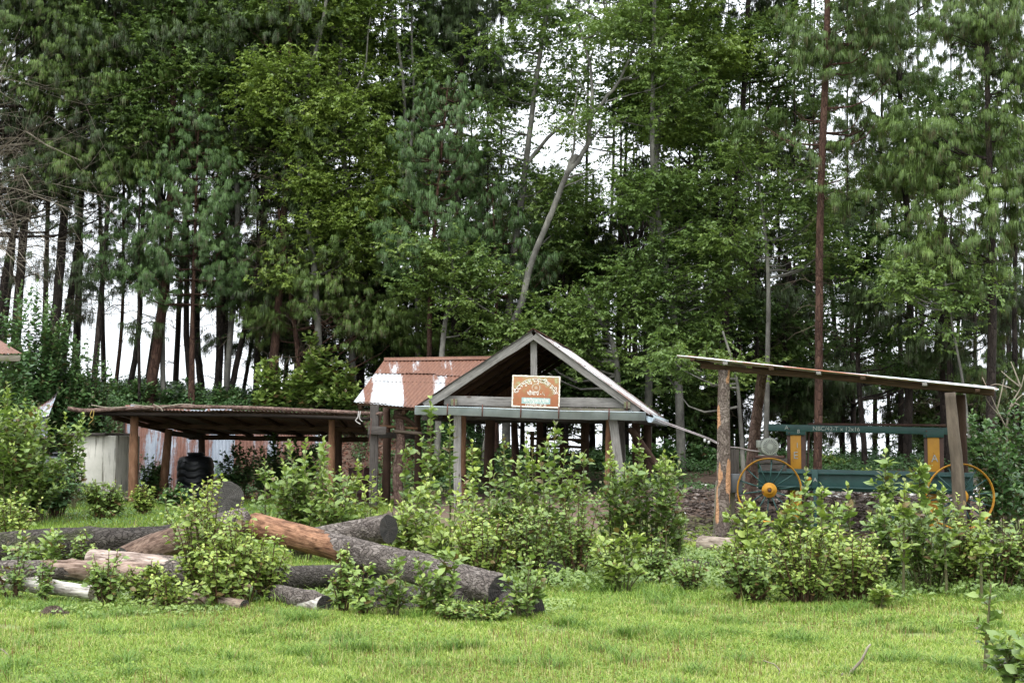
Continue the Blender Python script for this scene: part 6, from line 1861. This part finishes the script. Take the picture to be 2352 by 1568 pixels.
SH = [
 # label, x, ytop, ybase, hw, kind, tone, dens, d, leaf
 # ---- on and around the log pile
 ('shrub of heart shaped leaves growing over the brown peeled log, tallest there', 470, 1145, 1395, 95, 'weed', 'L', 1.6, 15.3, .07),
 ('leafy shoots just left of the start of the long half peeled log', 560, 1200, 1400, 75, 'weed', 'L', 1.5, 15.0, .07),
 ('leafy shoots in front of the hollow log end', 505, 1255, 1405, 65, 'weed', 'L', 1.5, 14.6, .065),
 ('leafy shoots under the orange peeled stretch of the long log', 612, 1240, 1385, 48, 'weed', 'L', 1.2, 15.2, .07),
 ('thin sprout with reddish tip standing before the thick grey log end', 454, 1100, 1380, 22, 'sapling', 'L', .8, 16.2, .07),
 ('dark stemmed clump standing before the pale log with bark scraps', 245, 1268, 1400, 42, 'weed', 'M', 1.2, 14.6, .065),
 ('low clump right of the dark stemmed clump by the pale log', 335, 1300, 1395, 48, 'weed', 'L', 1.0, 14.8, .065),
 ('low clump with wilted brown leaves under the hollow log end', 395, 1310, 1405, 45, 'weed', 'L', 1.1, 14.4, .06),
 ('shoots before the middle of the long log, left of the black mossy logs', 788, 1278, 1412, 36, 'weed', 'M', 1.0, 14.2, .07),
 ('narrow leafy shoot beside the end of the short bleached log', 830, 1300, 1418, 36, 'weed', 'M', 1.2, 13.9, .07),
 ('broad leaved shoots rising before the middle of the barky stretch', 905, 1290, 1425, 45, 'alder', 'M', .8, 13.9, .07),
 ('broad leaved shoots before the black mossy logs', 985, 1278, 1425, 42, 'alder', 'M', .8, 13.9, .075),
 ('small sprout on the near side of the barky log end', 1030, 1285, 1425, 26, 'alder', 'M', .7, 13.9, .07),
 ('leafy tangle covering the dark log end at the right of the pile', 1205, 1280, 1432, 40, 'alder', 'M', 1.6, 13.6, .06),
 ('low herb patch at the foot of the large log end', 1120, 1395, 1438, 60, 'weed', 'M', 1.4, 13.4, .05),
 ('low herb patch before the black mossy logs', 1040, 1405, 1436, 45, 'weed', 'M', 1.2, 13.6, .05),
 ('leaves over the left end of the long dark log', 60, 1215, 1330, 60, 'alder', 'M', .7, 17.2, .08),
 ('single broad leaved shoot before the long dark log', 118, 1232, 1335, 38, 'alder', 'M', .7, 17.0, .08),
 ('second leafy shoot before the long dark log', 185, 1240, 1335, 36, 'weed', 'M', .8, 17.0, .07),
 ('pale leafy shrub at the left edge behind the dark log', 22, 1135, 1275, 60, 'weed', 'L', 1.4, 20.5, .075),
 ('thin leafed clump at the left edge beside the white log', 30, 1255, 1370, 40, 'weed', 'M', .7, 15.2, .06),
 ('sprout before the left stretch of the pale log', 95, 1290, 1375, 30, 'weed', 'M', .7, 15.0, .06),
 ('big leaved seedling behind the long dark log, left one', 335, 1148, 1275, 32, 'big', 'M', 1.4, 19.8, .13),
 ('big leaved seedling behind the long dark log, middle one', 392, 1150, 1275, 34, 'big', 'M', 1.4, 19.8, .13),
 ('big leaved seedling behind the long dark log, right one', 428, 1135, 1275, 30, 'big', 'L', 1.4, 19.8, .12),
 ('leafy shrub growing behind the thick grey log end', 610, 1060, 1240, 52, 'sapling', 'M', 1.3, 22.0, .085),
 # ---- centre saplings
 ('bushy sapling with large leaves before the orange post of the low shed', 700, 1045, 1255, 68, 'alder', 'M', 1.5, 20.5, .095),
 ('smaller bushy sapling between the orange post and the grey wing post', 775, 1085, 1255, 62, 'alder', 'M', 1.4, 20.3, .09),
 ('short leafy shrub behind the barky log with the black cut end', 842, 1130, 1262, 48, 'alder', 'L', 1.1, 20.5, .085),
 ('tall slender sapling rising before the left end of the gutter', 990, 918, 1270, 62, 'sapling', 'M', 2.6, 20.0, .095),
 ('reddish tipped sapling just left of the tall slender one', 925, 1020, 1280, 40, 'sapling', 'M', 1.6, 20.0, .09),
 ('wide shrub at the foot of the tall slender sapling', 950, 1110, 1300, 85, 'alder', 'L', 1.7, 19.0, .085),
 ('dense shrub behind the middle of the long log', 1020, 1140, 1330, 90, 'alder', 'L', 1.7, 17.6, .08),
 ('dense shrub directly behind the barky end of the long log', 1110, 1180, 1345, 90, 'weed', 'L', 1.8, 17.0, .07),
 ('upright shrub before the dark round post of the gabled shed', 1120, 1080, 1305, 68, 'alder', 'M', 1.6, 19.0, .085),
 ('full shrub under the signboard, left of the tallest shoot', 1195, 1060, 1310, 72, 'alder', 'M', 1.8, 18.8, .08),
 ('tallest red tipped shoot in front of the shed interior', 1268, 966, 1310, 34, 'sapling', 'M', 2.0, 18.9, .085),
 ('full shrub at the foot of the tallest red tipped shoot', 1268, 1070, 1325, 74, 'alder', 'M', 1.8, 18.3, .08),
 ('shrub with drooping brown leaves right of the leaf covered log end', 1215, 1180, 1352, 60, 'weed', 'M', 1.7, 17.0, .065),
 ('shrub beside the dark log end among the shrubs', 1325, 1150, 1345, 60, 'weed', 'M', 1.7, 17.2, .065),
 ('big shrub before the leaning grey plank post', 1420, 1060, 1300, 72, 'alder', 'M', 1.7, 19.4, .085),
 ('tall shoot rising beside the leaning grey plank post', 1470, 1002, 1300, 40, 'sapling', 'M', 1.8, 19.4, .085),
 ('big shrub before the slanting brace of the gabled shed', 1495, 1055, 1300, 72, 'alder', 'M', 1.6, 19.6, .085),
 ('low shrub spreading onto the lawn before the big shrubs', 1430, 1225, 1365, 62, 'alder', 'L', 1.3, 16.2, .08),
 ('low shrub on the lawn left of the flat thin log', 1500, 1235, 1350, 38, 'weed', 'M', 1.2, 17.0, .065),
 ('small shrub between the big shrubs and the flat thin log', 1560, 1200, 1305, 40, 'alder', 'M', 1.1, 19.8, .07),
 ('knee high weeds before the flat thin log', 1590, 1295, 1370, 46, 'weed', 'M', 1.1, 16.0, .055),
 # ---- right hand thicket
 ('shrub at the foot of the bark covered saw shelter post', 1712, 1180, 1370, 60, 'alder', 'L', 1.6, 17.6, .085),
 ('front shrub with dark foot left in the right thicket', 1720, 1260, 1395, 85, 'weed', 'M', 1.8, 15.2, .07),
 ('shrub before the left spoked wheel', 1800, 1150, 1350, 70, 'alder', 'L', 1.3, 18.2, .09),
 ('tall shoot between the left wheel and the first yellow column', 1842, 1075, 1350, 30, 'sapling', 'M', 1.1, 18.0, .09),
 ('round shrub of small pale leaves, left half of the thicket front', 1850, 1225, 1400, 80, 'weed', 'L', 2.2, 15.0, .065),
 ('round shrub of small pale leaves, right half of the thicket front', 1955, 1225, 1398, 80, 'weed', 'L', 2.2, 15.1, .065),
 ('shrub standing behind the pale small leaved ones', 1905, 1180, 1350, 70, 'alder', 'M', 1.4, 17.6, .075),
 ('tall sapling with grey green leaves before the girder', 2035, 1035, 1370, 58, 'sapling', 'M', 2.4, 17.5, .10),
 ('tall leafy sapling before the second yellow column', 2115, 1050, 1370, 60, 'sapling', 'M', 2.6, 17.3, .105),
 ('bushy shrub under the tall sapling with grey green leaves', 2040, 1170, 1385, 66, 'alder', 'M', 1.7, 16.4, .08),
 ('bushy shrub under the second yellow column', 2135, 1150, 1395, 80, 'alder', 'M', 1.8, 15.9, .08),
 ('shrub with yellowish leaves at the foot of the smooth pale post', 2215, 1180, 1395, 70, 'weed', 'L', 1.9, 16.0, .07),
 ('shrub right of the smooth pale post', 2290, 1205, 1400, 70, 'weed', 'M', 1.7, 15.8, .065),
 ('shrub touching the right edge of the photo, mid height', 2350, 1215, 1395, 60, 'weed', 'M', 1.6, 15.9, .065),
 ('low plant with upright yellow leaves before the thicket', 2020, 1330, 1405, 38, 'alder', 'L', 1.1, 14.6, .065),
 ('dark shrub behind the right spoked wheel', 2300, 1010, 1240, 55, 'alder', 'D', 1.5, 25.0, .10),
 ('dark tall shrub at the right edge under the leafless one', 2350, 960, 1240, 60, 'alder', 'D', 1.6, 26.5, .10),
 ('dark shrub further back beside the shelter roof end', 2265, 960, 1200, 45, 'alder', 'D', 1.3, 31.0, .12),
 ('near plant with large glossy leaves in the lower right corner', 2322, 1400, 1620, 55, 'alder', 'M', .55, 9.6, .085),
 ('near plant with large glossy leaves cut by the right edge', 2362, 1440, 1660, 45, 'alder', 'M', .5, 9.2, .08),
 ('thin near shoot with a few large leaves by the right edge', 2262, 1350, 1560, 34, 'sapling', 'M', .6, 10.3, .085),
 ('slim young shoot rising right of the tall slender sapling', 1035, 960, 1290, 26, 'sapling', 'M', 1.5, None, .08),
 ('slim young shoot before the peeled brown post of the gabled shed', 1085, 1010, 1290, 26, 'sapling', 'L', 1.5, None, .08),
 ('slim young shoot under the left edge of the signboard', 1160, 1000, 1300, 24, 'sapling', 'M', 1.5, None, .08),
 ('slim young shoot just left of the tallest red tipped one', 1225, 1015, 1310, 22, 'sapling', 'L', 1.5, None, .08),
 ('slim young shoot before the slatted rack', 1335, 1040, 1320, 26, 'sapling', 'M', 1.5, None, .08),
 ('slim young shoot left of the leaning grey plank post', 1400, 1020, 1300, 24, 'sapling', 'L', 1.5, None, .08),
 ('slim young shoot crossing the slanting brace', 1530, 1040, 1300, 26, 'sapling', 'M', 1.5, None, .08),
 ('slim young shoot before the first yellow column', 1885, 1110, 1360, 26, 'sapling', 'L', 1.5, None, .08),
 ('slim young shoot before the middle of the girder', 1960, 1120, 1370, 24, 'sapling', 'M', 1.5, None, .08),
 ('slim young shoot between the two tall saplings before the girder', 2075, 1090, 1370, 26, 'sapling', 'L', 1.5, None, .08),
 ('slim young shoot just left of the smooth pale post', 2175, 1110, 1370, 24, 'sapling', 'M', 1.5, None, .08),
 ('slim young shoot before the right spoked wheel', 2255, 1130, 1380, 26, 'sapling', 'L', 1.5, None, .08),
 ('slim young shoot just left of the orange post of the low shed', 735, 1015, 1250, 26, 'sapling', 'M', 1.5, None, .08),
 ('slim young shoot before the dark drum', 815, 1060, 1250, 24, 'sapling', 'L', 1.5, None, .08),
 ('slim young shoot right of the shrub behind the thick log end', 660, 1060, 1240, 26, 'sapling', 'M', 1.5, None, .08),
 # ---- left bushes
 ('large bush of broad leaves on the far left, lower part', 15, 930, 1220, 75, 'alder', 'M', 1.3, 27.5, .12),
 ('large bush of broad leaves hiding the tin hut', 85, 1000, 1200, 62, 'alder', 'M', 1.2, 28.5, .12),
 ('bush at the left edge under the red roof corner', 0, 850, 1190, 70, 'alder', 'D', 1.5, 30.5, .12),
 ('leafy bough reaching over the stained concrete box', 165, 960, 1160, 26, 'alder', 'M', .6, 31.5, .12),
 ('small leaved bush before the half hidden water tank', 130, 1060, 1195, 45, 'weed', 'D', 1.8, 29.5, .10),
 ('small leaved bush left of the one before the water tank', 70, 1080, 1205, 50, 'weed', 'D', 1.8, 28.8, .10),
 ('pale small leaved bush before the orange corner post', 240, 1112, 1195, 48, 'weed', 'M', 1.7, 29.0, .09),
 ('little pale bush between the first two shed posts', 330, 1118, 1185, 26, 'weed', 'L', 1.5, 30.0, .09),
 ('weeds at the foot of the leaning shed post', 400, 1120, 1175, 40, 'weed', 'D', 1.4, 33.0, .10),
 ('weeds between the concrete box and the corner post', 275, 1060, 1150, 26, 'weed', 'D', 1.6, 36.0, .11),
 ('leafy bush climbing the rusty wall right of the black tank', 545, 1020, 1165, 40, 'alder', 'D', .8, 37.0, .11),
 ('leafy bush before the middle of the rusty wall', 630, 1010, 1165, 50, 'alder', 'D', 1.0, 36.5, .11),
 ('leafy bush under the right part of the low shed', 700, 1020, 1165, 46, 'alder', 'D', 1.1, 36.5, .11),
 ('low green weeds left of the black tank', 355, 1060, 1160, 34, 'weed', 'D', 1.5, 36.5, .11),
 ('bush with large leaves rising behind the low shed roof, tallest', 712, 800, 1040, 56, 'alder', 'M', 1.3, 41.0, .17),
 ('bush with large leaves behind the low shed roof, left of the tallest', 630, 850, 1040, 54, 'alder', 'M', 1.2, 41.0, .16),
 ('bush with large leaves behind the low shed roof beside the wing roof', 785, 850, 1040, 50, 'alder', 'M', 1.7, 41.0, .16),
 ('bush on the bank top above the left part of the rusty wall', 310, 880, 960, 60, 'alder', 'D', 1.6, 42.0, .12),
 ('bush on the bank top above the black tank', 420, 885, 960, 60, 'alder', 'D', 1.6, 42.0, .12),
 ('bush on the bank top right of the stems hung with dead needles', 525, 890, 960, 55, 'alder', 'D', 1.6, 42.0, .12),
 ('tall bush on the left slope below the thickest stems', 75, 720, 1000, 75, 'alder', 'D', 1.8, 37.5, .12),
 ('bush on the left slope above the tin hut', 150, 790, 1000, 60, 'alder', 'D', 1.7, 38.0, .12),
 ('feathery yellowish bush on the left slope', 205, 830, 1000, 50, 'weed', 'D', 1.8, 38.5, .12),
 ('tall bush at the left edge behind the red roof corner', 5, 690, 1000, 60, 'alder', 'D', 1.7, 37.5, .12),
 # ---- behind the sheds
 ('green bush seen through the gabled shed, left bay', 1085, 1035, 1150, 45, 'alder', 'M', 1.5, 38.5, .12),
 ('green bush seen between the wing posts', 990, 1060, 1150, 45, 'alder', 'M', 1.5, 38.5, .12),
 ('green bush seen through the gabled shed, under the sign', 1170, 1040, 1140, 45, 'alder', 'D', 1.5, 39.5, .12),
 ('green bush behind the leaning grey plank post', 1380, 1050, 1150, 45, 'alder', 'D', 1.5, 39.5, .12),
 ('dark bush right of the gabled shed', 1530, 1020, 1150, 60, 'alder', 'D', 1.6, 39.0, .12),
 ('dark bush between the two sheds on the right', 1610, 1030, 1150, 55, 'alder', 'D', 1.6, 39.0, .12),
 ('light green bush behind the saw, beside the red pine trunk', 1905, 1050, 1120, 45, 'alder', 'M', 1.6, 39.0, .11),
 ('light green weeds on the chip heap behind the girder', 1985, 1080, 1130, 40, 'weed', 'M', 1.6, 37.0, .11),
]
for i, (lab, x, yt, yb, hw, kind, tone, dens, d, lf) in enumerate(SH):
    shrub(lab, x, yt, yb, hw, kind, tone, dens, d, lf, seed=i + 1)

# leafless pale shrub at the right edge
def bare_shrub():
    d = 27.0
    root = thing('bare_shrub', 'leafless pale shrub with antler like twigs at the right edge', 'shrub', tuple(V(2318, 1200, d)))
    mb = MB()
    mains = [[(2318, 1200), (2314, 1060), (2312, 985), (2322, 930), (2345, 890), (2352, 860)], [(2312, 985), (2290, 940), (2272, 900), (2256, 866)],
             [(2322, 935), (2338, 915), (2350, 905)], [(2345, 890), (2330, 850), (2322, 830)], [(2290, 940), (2300, 900), (2306, 870)], [(2272, 900), (2250, 888), (2236, 882)],
             [(2300, 960), (2270, 925), (2262, 900)], [(2345, 890), (2320, 870), (2300, 852)], [(2330, 925), (2352, 935)], [(2335, 900), (2318, 890), (2290, 882), (2275, 885)]]
    for k, pts in enumerate(mains):
        P = crv([V(x, y, d + .1 * k) for x, y in pts], 12)
        if k == 0: P[0][2] = tz(P[0][0], d) - .05
        tube(mb, P, np.linspace(.03 if k == 0 else .016, .006, 12), 6, True)
    part('stem', mb, TWIGPALE, root, smooth=True)
bare_shrub()
print('leaves total', LEAFN[0])
